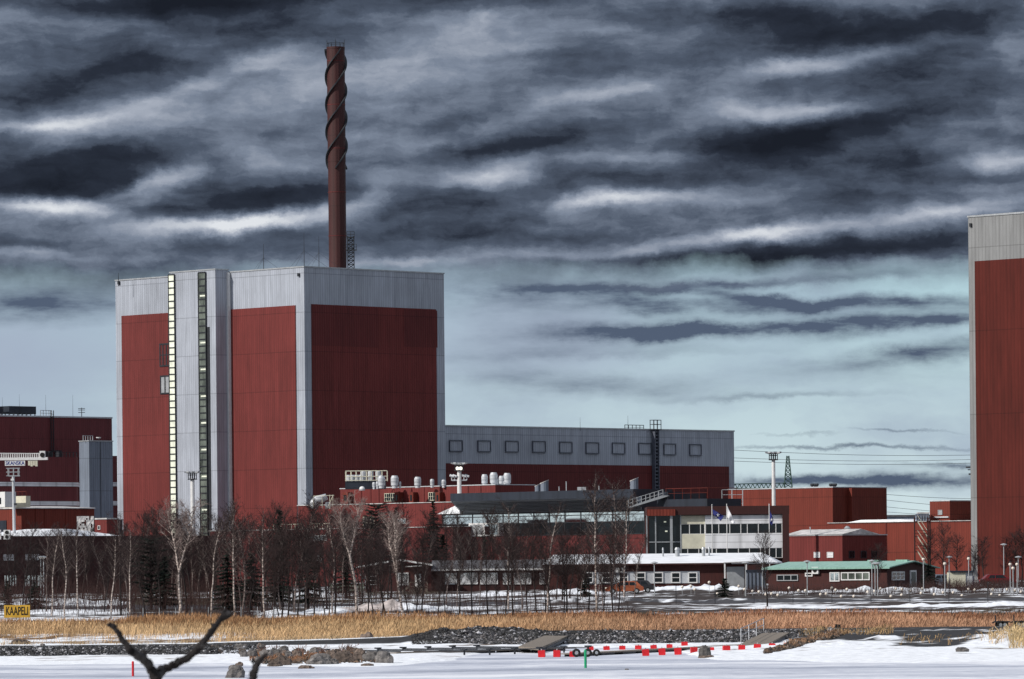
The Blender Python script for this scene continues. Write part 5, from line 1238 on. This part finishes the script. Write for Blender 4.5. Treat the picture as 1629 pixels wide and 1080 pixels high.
for i, ((px, pyb, w_, Y), lab, row) in enumerate(allf):
    c = proto if i == 0 else copy_tree(proto)
    o = P(px, pyb, Y); o.z = max(0, o.z) if row == 'back' else 0; o.z = max(0, zland(o.x, Y)) if row == 'back' else .0
    c.location = o; c.rotation_euler = (0, random.uniform(-.08, .08), random.uniform(-.15, .15)); sc = w_/F*Y/.42; c.scale = (sc, sc, sc*(.62 if row == 'back' else 1))
    c['label'] = lab; c['group'] = 'red floats of the boat harbour'
# rope joining front floats
def jetty(px0, py0, px1, py1, Y0, Y1, w, label, cat='jetty'):
    p, q = P(px0, py0, Y0), P(px1, py1, Y1); p.z = q.z = 0
    c = thing('floating_jetty', label, cat, p); d = (q-p); L = d.length; c.rotation_euler = (0, 0, math.atan2(d.y, d.x))
    MB().box(0, L, -w/2, w/2, .13, .20).build('deck', WOOD, c); g = MB(); x = .5
    while x < L-2: g.box(x, x+2.2, -w/2+.1, w/2-.1, -.05, .127); x += 3.6
    g.build('pontoon', DARK, c).name = 'pontoons'; return c, L
c, L = jetty(618, 1039, 905, 1030, 312, 326, 1.3, 'long low floating jetty with mooring arms frozen into the ice'); g = MB()
for i in range(13):
    x = 1.2+i*(L-2)/13; g = MB(); s2 = -1 if i % 2 else 1
    g.bar((x, 0, .24), (x-1.2, s2*5.2, .30), .03, .03, 4); g.lathe((x-1.2, s2*5.2, .0), [(.06,0),(.06,.3),(.24,.34),(.24,.42)], 8); g.build('mooring_arm', DARK, c)
c, L = jetty(905, 1042, 1215, 1026, 303, 335, 1.2, 'second floating jetty running behind the red floats')
for px, lab in ((917, 'black tyre at the left end of the jetty'), (935, 'black tyre behind the green marker'), (949, 'small black tyre right of the green marker')):
    o = P(px, 1043, 301); o.z = .22; rr_ = .26 if px < 940 else .22
    tb = thing('tyre', lab, 'tyre', o); g = MB(); n, m_ = 20, 8; vs = []
    for i in range(n):
        a = 2*PI*i/n
        for j in range(m_): b_ = 2*PI*j/m_; R0 = rr_*.72+rr_*.28*math.cos(b_); vs.append((R0*math.cos(a), rr_*.28*math.sin(b_), R0*math.sin(a)+.04))
    g.add(vs, [(i*m_+j, i*m_+(j+1) % m_, ((i+1) % n)*m_+(j+1) % m_, ((i+1) % n)*m_+j) for i in range(n) for j in range(m_)]); g.build('rubber', RUBBER, tb, smooth=True); MB().lathe((0,-.03,.04), [(rr_*.42,0),(rr_*.42,.05)], 12, 'y').build('rim', STEEL, tb)
def ramp(corners, label, rail=False):
    """landing ramp: pixel corners near-left, near-right, far-right, far-left with distances"""
    pts = [P(*a) for a in corners]; o = pts[0].copy(); c = thing('landing_ramp', label, 'ramp', o); v = [p-o for p in pts]
    MB().add(v+[p-Vector((0,0,.14)) for p in v], [(0,1,2,3),(4,7,6,5),(0,1,5,4),(1,2,6,5),(2,3,7,6),(3,0,4,7)]).build('deck', WOOD, c)
    g = MB(); 
    for a, b_ in ((v[0], v[3]), (v[1], v[2])): g.bar(a-Vector((0,0,.22)), b_-Vector((0,0,.22)), .10, .10, 5)
    g.build('beam', DARK, c).name = 'beams'
    if rail:
        g = MB(); a, b_ = v[0].lerp(v[3], .15), v[3]
        for i in range(4): q = a.lerp(b_, i/3); g.bar(q, q+Vector((0,0,1.0)), .03, .03, 4)
        for hh in (.55, 1.0): g.bar(a+Vector((0,0,hh)), b_+Vector((0,0,hh)), .03, .03, 4)
        g.build('handrail', STEELW, c)
ramp([(825,1028,318),(857,1031,316),(904,1011,349),(868,1010,350)], 'plain wooden landing ramp sloping from the stone bank to the ice')
ramp([(1172,1027,325),(1212,1029,322),(1256,1006,347),(1215,1006,350)], 'wooden landing ramp with a pale pipe handrail at the right', True)
def marker(px, pyt, pyb, Y, w_, mat, label):
    o = P(px, pyb, Y); o.z = 0; s_ = Y/F; c = thing('channel_marker', label, 'marker', o); h = (pyb-pyt)*s_; MB().bar((0,0,-.05), (.0,0,h), w_/2*s_, w_/2*s_, 12).build('pole', mat, c); MB().lathe((0,0,h), [(w_/2*s_,0),(w_/4*s_,.03)], 12).build('cap', mat, c)
marker(931.5, 1035, 1063.5, 268, 4.2, GREENP, 'bright green spar marker standing in the ice'); marker(211.5, 1047, 1070, 258, 3.8, REDP, 'bright red spar marker standing in the ice at left')
c = thing('shore_sign', 'small dark double sign on a thin post at the right shore', 'sign', P(1333, 1012, 345)); c.location.z = .3; s_ = 345/F; h = P(1333, 996, 345).z-.3
MB().bar((0,0,0), (0.05,0,h+.1), .035, .03, 6).build('post', STEELW, c); MB().box(-4.4*s_, -.3*s_, -.05, -.02, h-.12, h+.14).build('left_plate', INK, c); MB().box(.3*s_, 4.2*s_, -.05, -.02, h-.14, h+.12).build('right_plate', INK, c)
# boat trailers at the right shore
for px, lab in ((1593, 'empty dark boat trailer on the shore path at the right'), (1622, 'dark boat trailer cut by the right edge of the shore path')):
    o = gz(px, 358); c = thing('boat_trailer', lab, 'trailer', o); s_ = 358/F
    g = MB().box(-12*s_, 12*s_, -.6, -.5, .42, .52).box(-12*s_, 12*s_, .5, .6, .42, .52)
    for x in (-11, -4, 4, 11): g.box(x*s_-.05, x*s_+.05, -.5, .5, .43, .51)
    g.bar((-12*s_, 0, .45), (-16*s_, 0, .4), .05, .05, 5).bar((-10*s_, 0, .5), (-10*s_, 0, .95), .05, .05, 5); g.build('chassis', DARK, c)
    for x in (-8, -1.5):
        for y in (-.72, .72): w_ = MB().lathe((x*s_+.2, y-.08, .27), [(.27,0),(.27,.16)], 16, 'y').build('wheel', RUBBER, c); MB().lathe((x*s_+.2, y-.1, .27), [(.12,0),(.12,.2)], 10, 'y').build('rim', STEEL, w_)

# ------------------------------------------------------------------ reeds and dry grass
def blades(name, pts, hs, ws, cols, label, cat, lean=.18, tuft=True):
    n = len(pts); pts = np.asarray(pts, float); hs = np.asarray(hs)[:, None]; ws = np.asarray(ws)[:, None]
    a = rng.uniform(0, 2*PI, n); d = np.stack([np.cos(a), np.sin(a), 0*a], 1); b = rng.normal(0, lean, (n, 3)); b[:, 2] = 0; b[:, 0] += .10
    p0 = pts-d*ws/2; p1 = pts+d*ws/2; m1 = pts+b*hs*.5+np.array((0,0,1))*hs*.62
    q0 = m1-d*ws*.4; q1 = m1+d*ws*.4; tp = pts+b*hs*1.1+np.array((0,0,1))*hs
    t0 = tp-d*ws*.75-np.array((0,0,.16))*hs; t1 = tp+d*ws*.75-np.array((0,0,.16))*hs
    V = np.stack([p0, p1, q1, q0, t0, t1, tp], 1).reshape(-1, 3)
    loops = np.array([0,1,2,3, 3,2,5,4, 4,5,6]); starts = np.array([0,4,8]); 
    L = (loops[None]+np.arange(n)[:, None]*7).ravel(); Sx = (starts[None]+np.arange(n)[:, None]*11).ravel()
    m = bpy.data.meshes.new(name); m.vertices.add(len(V)); m.vertices.foreach_set('co', V.ravel().astype(np.float32)); m.loops.add(len(L)); m.loops.foreach_set('vertex_index', L.astype(np.int32))
    m.polygons.add(len(Sx)); m.polygons.foreach_set('loop_start', Sx.astype(np.int32)); m.update(calc_edges=True); m.validate()
    m.materials.append(REEDM); at = m.color_attributes.new('tint', 'FLOAT_COLOR', 'POINT'); cc = np.repeat(np.concatenate([np.asarray(cols), np.ones((n, 1))], 1), 7, axis=0); at.data.foreach_set('color', cc.astype(np.float32).ravel())
    o = bpy.data.objects.new(name, m); C.objects.link(o); tag(o, label, cat); o['kind'] = 'stuff'; return o
pts = []; hs = []; cols = []; ws = []
N = 170000
for k in range(N):
    px = rng.uniform(-60, 1690); q = rng.random()
    Y = 359+ (q**1.15)*66
    X = (px-CX)/F*Y; nn = nz(X*.12, Y*.08, 2)+.4*nz(X*.6, Y*.5, 4)
    dens = 1.0
    left = interp(px, [300, 640], [1, 0])
    if Y < 404 and left > 0: dens *= max(.03, 1-left*1.10+ max(0, Y-380)/24*left*1.0+nn*.35*left)
    if Y > 405: dens *= .75+nn
    if px > 1380 and Y > 366: dens *= interp(px, [1380, 1560], [1, .45])
    if px > 1540 and Y < 380: dens *= .08
    if rng.random() > dens: continue
    h = interp(Y, [359, 372, 410, 425], [.75, 1.05, 1.0, .75])*rng.uniform(.5, 1.2)*(1+.5*nn)
    if left > .1 and Y < 400: h *= 1-left*interp(Y, [365, 400], [.6, .1])
    if px > 1300: h *= interp(px, [1300, 1560], [1, .7])
    z = zland(X, Y)
    pts.append((X, Y, z-.03)); hs.append(h); ws.append(rng.uniform(.016, .034))
    r_ = interp(px, [640, 1100], [0, 1]); c1 = np.array((.50,.335,.18)); c2 = np.array((.46,.265,.165)); c = c1*(1-r_)+c2*r_
    if Y > 402: c = c*(.55+.25*rng.random())*np.array((1,.84,.78))
    cols.append(c*rng.uniform(.55, 1.35)*(1+.35*nn))
blades('reeds', pts, hs, ws, cols, 'broad belt of dry golden reeds along the frozen shore', 'reeds')
pts = []; hs = []; ws = []; cols = []
def tuftset(px0, px1, Y0, Y1, n, h0, h1, col, thr=-.2, zmin=0.0):
    for k in range(n):
        px = rng.uniform(px0, px1); Y = rng.uniform(Y0, Y1); X = (px-CX)/F*Y
        if nz(X*.5, Y*.4, 6) < thr: continue
        pts.append((X, Y, max(zmin, zland(X, Y))-.02)); hs.append(rng.uniform(h0, h1)); ws.append(rng.uniform(.018, .035)); cols.append(np.array(col)*rng.uniform(.5, 1.4))
tuftset(1430, 1690, 318, 332, 600, .2, .5, (.40,.26,.12), .1); tuftset(1604, 1720, 306, 332, 2600, .35, .95, (.52,.38,.20), -.3); tuftset(1572, 1640, 312, 334, 1100, .2, .6, (.50,.36,.20), -.1); [tuftset(a, a+14, 304+(a-1215)*.30, 313+(a-1215)*.30, 190, .10, .34, (.30,.18,.11), -.2) for a in range(1235, 1345, 10)]; tuftset(395, 560, 290, 308, 2600, .1, .38, (.26,.13,.07), -.1); tuftset(1270, 1420, 338, 349, 1200, .15, .5, (.36,.24,.12), .05)
tuftset(0, 640, 352, 361, 2500, .08, .3, (.36,.26,.15), .0)
for px in (437, 473, 478, 511, 541, 551, 553, 415): tuftset(px-2, px+2, 303, 305, 25, .3, .85, (.16,.09,.07), -1)
blades('dry_grass', pts, hs, ws, cols, 'loose tufts of dry grass on the snowy shore and stone spits', 'grass', .3)

# ------------------------------------------------------------------ trees
def tube(g, pts, rs, n): 
    o = len(g.v); K = len(pts)
    for k in range(K):
        d = (pts[min(k+1, K-1)]-pts[max(k-1, 0)]); d.normalize(); u = d.cross(Vector((.31,.95,.05))); u.normalize(); v = d.cross(u)
        for i in range(n): a = 2*PI*i/n; g.v.append(tuple(pts[k]+u*(rs[k]*math.cos(a))+v*(rs[k]*math.sin(a))))
    for k in range(K-1):
        for i in range(n): g.f.append((o+k*n+i, o+k*n+(i+1) % n, o+(k+1)*n+(i+1) % n, o+(k+1)*n+i))
def grow(seed, H, r0, nb, first, spread, up, lean=0, fork=None, twigs=5, pale=False, drop=.0):
    R = random.Random(seed); tr = MB(); br = MB(); tw = MB()
    stems = []
    def stem(base, d, L, r, n=11):
        pts = [base.copy()]; p = base.copy(); dd = d.copy()
        for i in range(n): dd = (dd+Vector((R.gauss(0,.07), R.gauss(0,.07), .05))).normalized(); p = p+dd*(L/n); pts.append(p.copy())
        rs = [max(.012, r*(1-i/n)**.8+.012) for i in range(n+1)]; tube(tr, pts, rs, 7); stems.append((pts, L, r))
    d0 = Vector((lean, R.gauss(0, .05), 1)).normalized()
    if fork:
        hf = H*fork; stem(Vector((0,0,-.15)), d0, hf, r0, 7); s0 = stems[-1]; 
        for i in range(len(s0[0])): pass
        tp = s0[0][-1]; 
        for a in (-.22, .26): stem(tp, Vector((a+R.gauss(0,.05), R.gauss(0,.08), 1)).normalized(), H-hf, r0*.55)
        # keep the trunk thick up to the fork
        trf = MB(); n = 7; tube(tr, s0[0], [r0*(1-.35*i/n) for i in range(n+1)], 7); stems.pop(0)
    else: stem(Vector((0,0,-.15)), d0, H, r0)
    for pts, L, r in stems:
        m = nb//len(stems); f0 = first if not fork else .05
        for b in range(m):
            q = f0+(1-f0)*(b+R.random())/m*.97; k = q*(len(pts)-1); i = int(k); p = pts[i].lerp(pts[min(i+1, len(pts)-1)], k-i)
            a = R.uniform(0, 2*PI); bl = spread*H*(.35+.65*math.sin(PI*min(1, max(.12, (1-q)*1.15+.1)))**.8)*R.uniform(.55, 1.1)
            d = Vector((math.cos(a), math.sin(a), up*R.uniform(.6, 1.3))).normalized(); bp = [p.copy()]; x = p.copy(); dd = d.copy(); n = 5
            for _ in range(n): dd = (dd+Vector((R.gauss(0,.14), R.gauss(0,.14), .08-drop*.25+R.gauss(0,.05)))).normalized(); x = x+dd*(bl/n); bp.append(x.copy())
            rb = max(.012, r*.30*(1-q*.6)); tube(br, bp, [max(.008, rb*(1-j/n)+.006) for j in range(n+1)], 4)
            for s_ in range(twigs):
                j = R.uniform(1.0, n); i2 = min(int(j), n-1); tp = bp[i2].lerp(bp[i2+1], j-i2); td = (dd*.7+Vector((R.gauss(0,.6), R.gauss(0,.6), R.gauss(.25,.4)-drop))).normalized()
                tl = bl*R.uniform(.22, .5); t2 = tp+td*tl*.5; t3 = t2+(td+Vector((R.gauss(0,.25), R.gauss(0,.25), .15-drop*.7))).normalized()*tl*.5
                tube(tw, [tp, t2, t3], [.0115,.009,.005], 3)
                for _ in range(5):
                    e = R.random(); q0 = tp.lerp(t3, e); td2 = (td+Vector((R.gauss(0,.7), R.gauss(0,.7), R.gauss(.1,.5)-drop))).normalized(); tube(tw, [q0, q0+td2*tl*R.uniform(.25,.55)], [.008,.004], 3)
    return tr, br, tw
def bare_tree(name, cat, bark, twm, brm, **k):
    c = thing(name, 'x', cat, (0,0,-50)); a, b_, t_ = grow(**k)
    tr = a.build('trunk', bark, c, smooth=True); bo = b_.build('branches', brm, c)
    m = t_.mesh('twigs', twm); o = bpy.data.objects.new('twigs', m); C.objects.link(o); o.parent = c
    return c, k['H'] if 'H' in k else 10
PB = [bare_tree('birch_tree', 'birch', BARKW, TWIG, BARKM, seed=11+i, H=10, r0=.085, nb=46, first=.42, spread=.20, up=1.1, lean=[0,.05,-.05,.09][i], twigs=6, drop=.1) for i in range(4)]
PM = [bare_tree('birch_tree', 'birch', BARKM, TWIG, BARKM, seed=31+i, H=10, r0=.075, nb=52, first=.30, spread=.21, up=1.0, lean=[0,-.06,.08][i], twigs=7, drop=.1) for i in range(3)]
PD = [bare_tree('alder_tree', 'alder', BARKD, TWIG, BARKD, seed=51+i, H=10, r0=.115, nb=56, first=.34, spread=.27, up=.9, lean=[-.12,.02,.14,-.2][i], twigs=7) for i in range(4)]
PF = [bare_tree('birch_tree', 'birch', BARKW, TWIGL, BARKW, seed=71+i, H=10, r0=.14, nb=80, first=.3, spread=.20, up=1.2, lean=[0,-.04][i], fork=[.42,.55][i], twigs=8, drop=.15) for i in range(2)]
used = set()
def place_tree(kind, px, pyb, pyt, Y, label, group=None, rz=None, wide=1.0):
    p, H = kind
    c = copy_tree(p); o = gz(px, Y); h = P(px, pyt, Y).z-o.z; s_ = h/H; c.location = o; c.scale = (s_*wide, s_*wide, s_); c.rotation_euler = (0, 0, random.uniform(-.5, .5)+(PI if random.random() < .5 else 0) if rz is None else rz)
    c['label'] = label
    if group: c['group'] = group
    return c
R = random.Random(3)
# singled-out trees
one = [(PF[0],285,966,797,452,'big pale birch forked high, tallest before the stair tower',0),(PF[1],567,965,797,448,'pale forked birch leaning left above the gabled house end',.2),(PF[0],642,968,816,440,'thick pale birch before the gable of the dark red house',2.4),
 (PB[0],206,967,838,446,'slim straight white birch left of the big forked birch',0),(PB[1],335,967,822,446,'slim white birch before the right side of the stair tower',0),(PB[2],123,962,842,452,'white stemmed birch left of the small red hut',0),(PB[0],102,962,845,455,'white stemmed birch below the left end of the heaped snow roof',2),
 (PB[3],81,963,838,458,'white stemmed birch just right of the thick pale mast',0),(PB[1],175,965,850,448,'leaning pale birch below the grey shaft',1),(PB[2],419,975,822,440,'pale birch at the left foot of the dark spruce',0),(PM[0],468,960,790,462,'tall dull birch reaching up the white building corner',0),
 (PB[0],528,962,815,455,'straight thin pale birch right of the white duct',2),(PB[2],948,972,765,450,'tall pale birch before the middle of the glass hall',0),(PB[3],993,955,790,520,'tall pale birch at the right end of the glass hall',2),(PM[1],973,950,762,530,'tall birch whose top overlaps the gangway',0),
 (PB[1],870,972,805,450,'pale birch before the dark eave with a wide top',0),(PM[2],830,960,828,470,'short dull birch before the glass hall left of centre',0),(PB[0],808,962,802,475,'thin pale birch before the left part of the glass hall',0),(PB[2],372,965,806,450,'pale birch with two bare prongs before the tower base',0),(PM[1],386,958,800,458,'dull birch right of the two pronged birch',1.5),
 (PD[1],1220,958,850,470,'small bare tree before the right window rows of the office',0),(PD[2],1500,950,838,560,'bare brown tree before the low red wing at right',0),(PD[0],1395,950,868,545,'small bare tree against the green roofed house',0)]
for k, px, pb, pt, Y, lab, rz in one: place_tree(k, px, pb, pt, Y, lab, None, rz)
zones = [(-20, 190, 18, 838, 880, 'before the long dark building at far left', 470, 560), (190, 420, 38, 810, 865, 'below the left face of the tall block', 450, 560), (420, 640, 30, 808, 860, 'left of the gabled house', 450, 560), (560, 860, 30, 812, 862, 'between the gabled house and the glass hall', 612, 660), (640, 860, 6, 815, 868, 'before the gabled house', 470, 570), (860, 1020, 12, 830, 880, 'before the long snowy roofed house', 470, 560)]
for x0, x1, n, ta, tb, where, Ya, Yb in zones:
    for i in range(n):
        px = x0+(x1-x0)*(i+R.random())/n; Y = R.uniform(Ya, Yb); k = R.choice(PM+PD[:3]); nm = 'birch' if k in PM else 'alder'
        place_tree(k, px, 0, R.uniform(ta, tb), Y, 'thin bare %s in the belt %s' % (nm, where), '%ss in the belt %s' % (nm, where), R.uniform(0, 6.28), .95)
for px in (435,443,447,457,473,484,499,517,523,532,585,595,608,613,652,662,671,697,707,804,815,838,852,867,876,897,901,918,935,959,974,984,730,750,775,790):
    w_ = 'on the shore left of the gabled house' if px < 560 else 'on the shore before the gabled house' if px < 720 else 'on the shore before the long windows'
    place_tree(R.choice(PD), px, 978, R.uniform(842, 885), R.uniform(428, 446), 'dark leaning alder with bare twigs '+w_, 'alders '+w_, R.uniform(-.5, .5), .85)
for px, t_ in ((1480, 850),(1520,855),(1565,858),(1612,850),(1596,862),(1545,870),(1625,845)): place_tree(R.choice(PD[:3]), px, 950, t_, R.uniform(595, 640), 'bare brown tree against the right-hand tall block behind the lamps', 'bare trees by the right-hand block', None, 1.3)
for c_, _ in PB+PM+PD+PF:
    for ch in list(c_.children): bpy.data.objects.remove(ch)
    bpy.data.objects.remove(c_)
def spruce(px, pyt, Y, w_px, label, seed, sparse=1.0, group=None, round_=False):
    o = gz(px, Y); h = P(px, pyt, Y).z-o.z; wmax = w_px/2/F*Y; c = thing('spruce_tree' if not round_ else 'pine_tree', label, 'spruce' if not round_ else 'pine', o, 0, group); R = random.Random(seed)
    MB().bar((0,0,-.1), (0,0,h), .10+.006*h, .015, 7).build('trunk', BARKD, c); g = MB(); z = h*.99; 
    while z > h*.10:
        q = 1-z/h; w_ = wmax*(min(1, q*1.15)**.85 if not round_ else math.sin(PI*min(1, .12+q*.9))**.6); nb = int(5+w_*4)
        for i in range(nb):
            if R.random() > sparse: continue
            a = R.uniform(0, 2*PI); L = max(.12, w_*R.uniform(.6, 1.12)); dr = -.28*L if not round_ else .1*L; d = Vector((math.cos(a), math.sin(a), 0)); n = max(2, int(L/.16))
            for j in range(n+1):
                e = (j+.5)/(n+1); p = Vector((0,0,z))+d*(L*e)+Vector((0,0,dr*e+.10*L*e*e+R.gauss(0,.03)))
                sd_ = Vector((-d.y, d.x, 0))*(.20*(1-e*.6)*R.uniform(.6,1.3)*min(1.2, .5+L*.5)); fw = d*.16*R.uniform(.7,1.4)
                g.add([p-sd_-Vector((0,0,R.uniform(.02,.16))), p-fw, p+sd_-Vector((0,0,R.uniform(.02,.16))), p+fw*1.6+Vector((0,0,.02))], [(0,1,3),(1,2,3)])
                if j % 2: g.add([p+Vector((0,0,.02)), p+sd_*.3-Vector((0,0,.26)), p-sd_*.3-Vector((0,0,.22))], [(0,1,2)])
        z -= (.16+.085*w_*2)*R.uniform(.7, 1.2)
    m = g.mesh('needles', NEEDLE); ob = bpy.data.objects.new('needles', m); C.objects.link(ob); ob.parent = c
spruce(445, 811, 470, 46, 'dark pointed spruce right of the white corner foot', 1); spruce(690, 796, 625, 60, 'dark pointed spruce rising beside the sloping snowy roof end', 2); spruce(598, 803, 615, 62, 'broad dark pine behind the forked birch', 3, .8, None, True); spruce(631, 806, 620, 50, 'dark spruce between the broad pine and the gabled house ridge', 4, .85)
spruce(550, 846, 540, 50, 'bushy dark spruce left of the gabled house', 5, .9); spruce(490, 850, 475, 60, 'bushy dark spruce behind the straight thin birch', 6, .85); spruce(362, 872, 470, 70, 'low bushy dark spruce below the stair tower', 7); spruce(400, 880, 480, 70, 'low dark spruce left of the pointed spruce', 8); spruce(240, 858, 485, 66, 'tall dark pine left of the big forked birch', 9, .8, None, True)
spruce(262, 885, 490, 60, 'dark spruce hugging the trunk of the big forked birch', 10); spruce(771, 852, 615, 24, 'slim small spruce before the red wall under the glass hall', 11); spruce(1152, 920, 535, 34, 'small bushy dark spruce before the house entrance', 12); spruce(55, 925, 500, 52, 'low dark bushy spruce below the thin lamp pair at far left', 13); spruce(12, 925, 505, 30, 'low dark spruce at the far left edge', 14); spruce(1477, 898, 560, 46, 'dark spruce at the right end of the green roofed house', 15)
spruce(930, 905, 540, 24, 'small dark spruce before the left end of the window row', 16); spruce(705, 850, 618, 60, 'dark bushy spruce showing above the roof of the long wing', 17)
# brushwood
def brushm(name, areas, label):
    g = MB()
    for x0, x1, Ya, Yb, n, h0, h1 in areas:
        for k in range(n):
            px = R.uniform(x0, x1); Y = R.uniform(Ya, Yb); o = gz(px, Y)
            if mnoise.noise(Vector((o.x*.25, Y*.15, 3))) < -.25: continue
            h = R.uniform(h0, h1); a = Vector((R.gauss(0,.22), R.gauss(0,.22), 1)).normalized(); p1 = o+a*h*.5; p2 = p1+(a+Vector((R.gauss(0,.2), R.gauss(0,.2), 0))).normalized()*h*.5
            tube(g, [o, p1, p2], [.014,.010,.005], 3)
            for _ in range(5):
                q = o.lerp(p2, R.uniform(.3, .95)); tube(g, [q, q+Vector((R.gauss(0,.3), R.gauss(0,.3), R.uniform(.1,.6)))*h*.35], [.008,.004], 3)
    m = g.mesh(name, BRUSH); o = bpy.data.objects.new(name, m); C.objects.link(o); tag(o, label, 'brushwood'); o['kind'] = 'stuff'
brushm('brushwood', [(-20,420,455,560,2600,1.2,3.4),(420,700,455,560,1100,1.0,2.8),(700,1000,450,540,600,.5,1.6),(200,440,430,450,500,.4,1.0)], 'tangled brown brushwood under the bare trees')
brushm('hedge', [(1180,1480,540,556,1500,.4,1.0),(1470,1660,540,570,1700,.5,1.5),(1000,1629,428,436,1500,.25,.6),(560,1010,438,452,900,.3,.8)], 'low leafless brown hedge and scrub along the road at right')
# thin fence posts by the reeds
g = thing('wire_fence', 'thin post and wire fence behind the reeds at the left', 'fence', gz(250, 432)); q = MB(); prev = None; o = g.location
for px in range(45, 460, 26):
    p = gz(px, 432)-o; MB().bar(p, p+Vector((0,0,1.35)), .03, .03, 4).build('post', STEEL, g)
    if prev:
        for z in (.5, .9, 1.3): q.bar(prev+Vector((0,0,z)), p+Vector((0,0,z)), .006, .006, 3, False)
    prev = p
q.build('wires', DARK, g)
g = thing('wire_fence', 'long thin mesh fence with slim posts along the road at the right', 'fence', gz(1300, 492)); q = MB(); prev = None; o = g.location
for px in range(1075, 1660, 62):
    p = gz(px, 492)-o; MB().bar(p, p+Vector((0,0,1.9)), .03, .03, 4).build('post', DARK, g)
    if prev:
        for z in (.1, 1.0, 1.85): q.bar(prev+Vector((0,0,z)), p+Vector((0,0,z)), .006, .006, 3, False)
    prev = p
q.build('wires', DARK, g)
# greenish garden fence left of the gabled house
g = thing('board_fence', 'pale green board fence left of the gabled house', 'fence', gz(548, 600)); s_ = 600/F
q = MB(); 
for i in range(11): q.box((-24+i*5)*s_, (-19.6+i*5)*s_, 0, .05, .05, 1.05)
q.build('boards', pmat('pale green boards', (.22,.27,.22), .7, build=mottled(2,.25)), g); MB().box(-25*s_, 32*s_, -.03, -.003, 1.05, 1.15).build('top_rail', STEEL, g)

# ------------------------------------------------------------------ bare branches close to the camera
Y = 8.0
def limb(pts, ws_, mat, name, par, o):
    g = MB(); ps = []; rs = []
    for i in range(len(pts)-1):
        for k in range(6):
            u = k/6; a, b_ = pts[i], pts[i+1]; ps.append((a[0]+(b_[0]-a[0])*u, a[1]+(b_[1]-a[1])*u, a[2]+(b_[2]-a[2])*u)); rs.append(ws_[i]+(ws_[i+1]-ws_[i])*u)
    ps.append(pts[-1]); rs.append(ws_[-1]); P3 = [P(*p)-o for p in ps]; R2 = random.Random(len(ps))
    for p in P3[1:-1]: p += Vector((R2.gauss(0,.0009), 0, R2.gauss(0,.0009)))
    g.path(P3, [r/2/F*Y*(1+R2.uniform(-.12,.14)) for r in rs], 10); return g.build(name, mat, par, smooth=True)
base = P(246, 1105, Y); gnd = Vector((base.x+.25, Y+.1, 3.75)); c = thing('bare_branch', 'large forked bare branch out of focus in the near foreground', 'branch', gnd)
g = MB(); g.path([(0,0,-.1), (-.08,-.02,.6), (-.2,-.08,1.2), tuple(P(248,1120,Y)-gnd), tuple(P(249,1078,Y)-gnd)], [.028,.022,.015,.010,.0085], 10); g.build('stem', DEADW, c, smooth=True)
limb([(249,1082,Y),(238,1058,Y),(224,1046,Y-.1),(208,1036,Y-.2),(195,1016,Y-.2),(184,1001,Y-.2),(173,991,Y-.2)], [17,15,14,12,9,8,9], DEADW, 'left_limb', c, gnd)
limb([(246,1080,Y),(258,1066,Y+.1),(280,1056,Y+.1),(300,1045,Y+.1),(318,1030,Y+.1),(333,1008,Y+.1),(350,986,Y+.1),(366,972,Y+.1)], [17,14,13,12,12,11,10,12], DEADW, 'right_limb', c, gnd)
limb([(230,1052,Y),(229,1044,Y),(228,1036,Y)], [11,10,8], DEADW, 'knot', c, gnd); limb([(255,1068,Y),(253,1065,Y)], [9,5], DEADW, 'knot', c, gnd)
limb([(350,986,Y+.1),(356,976,Y+.1),(357,967,Y+.1)], [9,7,6], DEADW, 'twig', c, gnd)
for a_, b_, c_ in (((208,1036),(203,1031),(200,1024)),((320,1028),(327,1027),(331,1023)),((184,1001),(181,994),(182,988)),((283,1054),(281,1049),(283,1045)),((341,997),(336,992),(334,985)),((199,1021),(192,1020),(189,1016)),((362,975),(368,976),(372,972))):
    limb([(*a_,Y+(.1 if a_[0] > 246 else -.15)),(*b_,Y),(*c_,Y)], [5,3,1.2], DEADW, 'twig', c, gnd)
base = P(398, 1105, Y); gnd = Vector((base.x+.1, Y+.1, 3.75)); c = thing('bare_branch', 'short single bare branch out of focus right of the large fork', 'branch', gnd)
g = MB(); g.path([(0,0,-.1), (-.03,0,.6), tuple(P(396,1130,Y)-gnd), tuple(P(399,1085,Y)-gnd)], [.018,.014,.008,.007], 10); g.build('stem', DEADW, c, smooth=True)
limb([(399,1088,Y),(403,1072,Y),(408,1058,Y),(418,1046,Y),(426,1040,Y)], [14,12,11,7,4], DEADW, 'limb', c, gnd); limb([(404,1054,Y),(402,1051,Y)], [8,7], DEADW, 'knot', c, gnd)
for o in C.objects:
    if o.parent is None and o.type in ('MESH', 'EMPTY') and 'kind' not in o and o.get('label') == 'x': print('UNLABELLED', o.name)
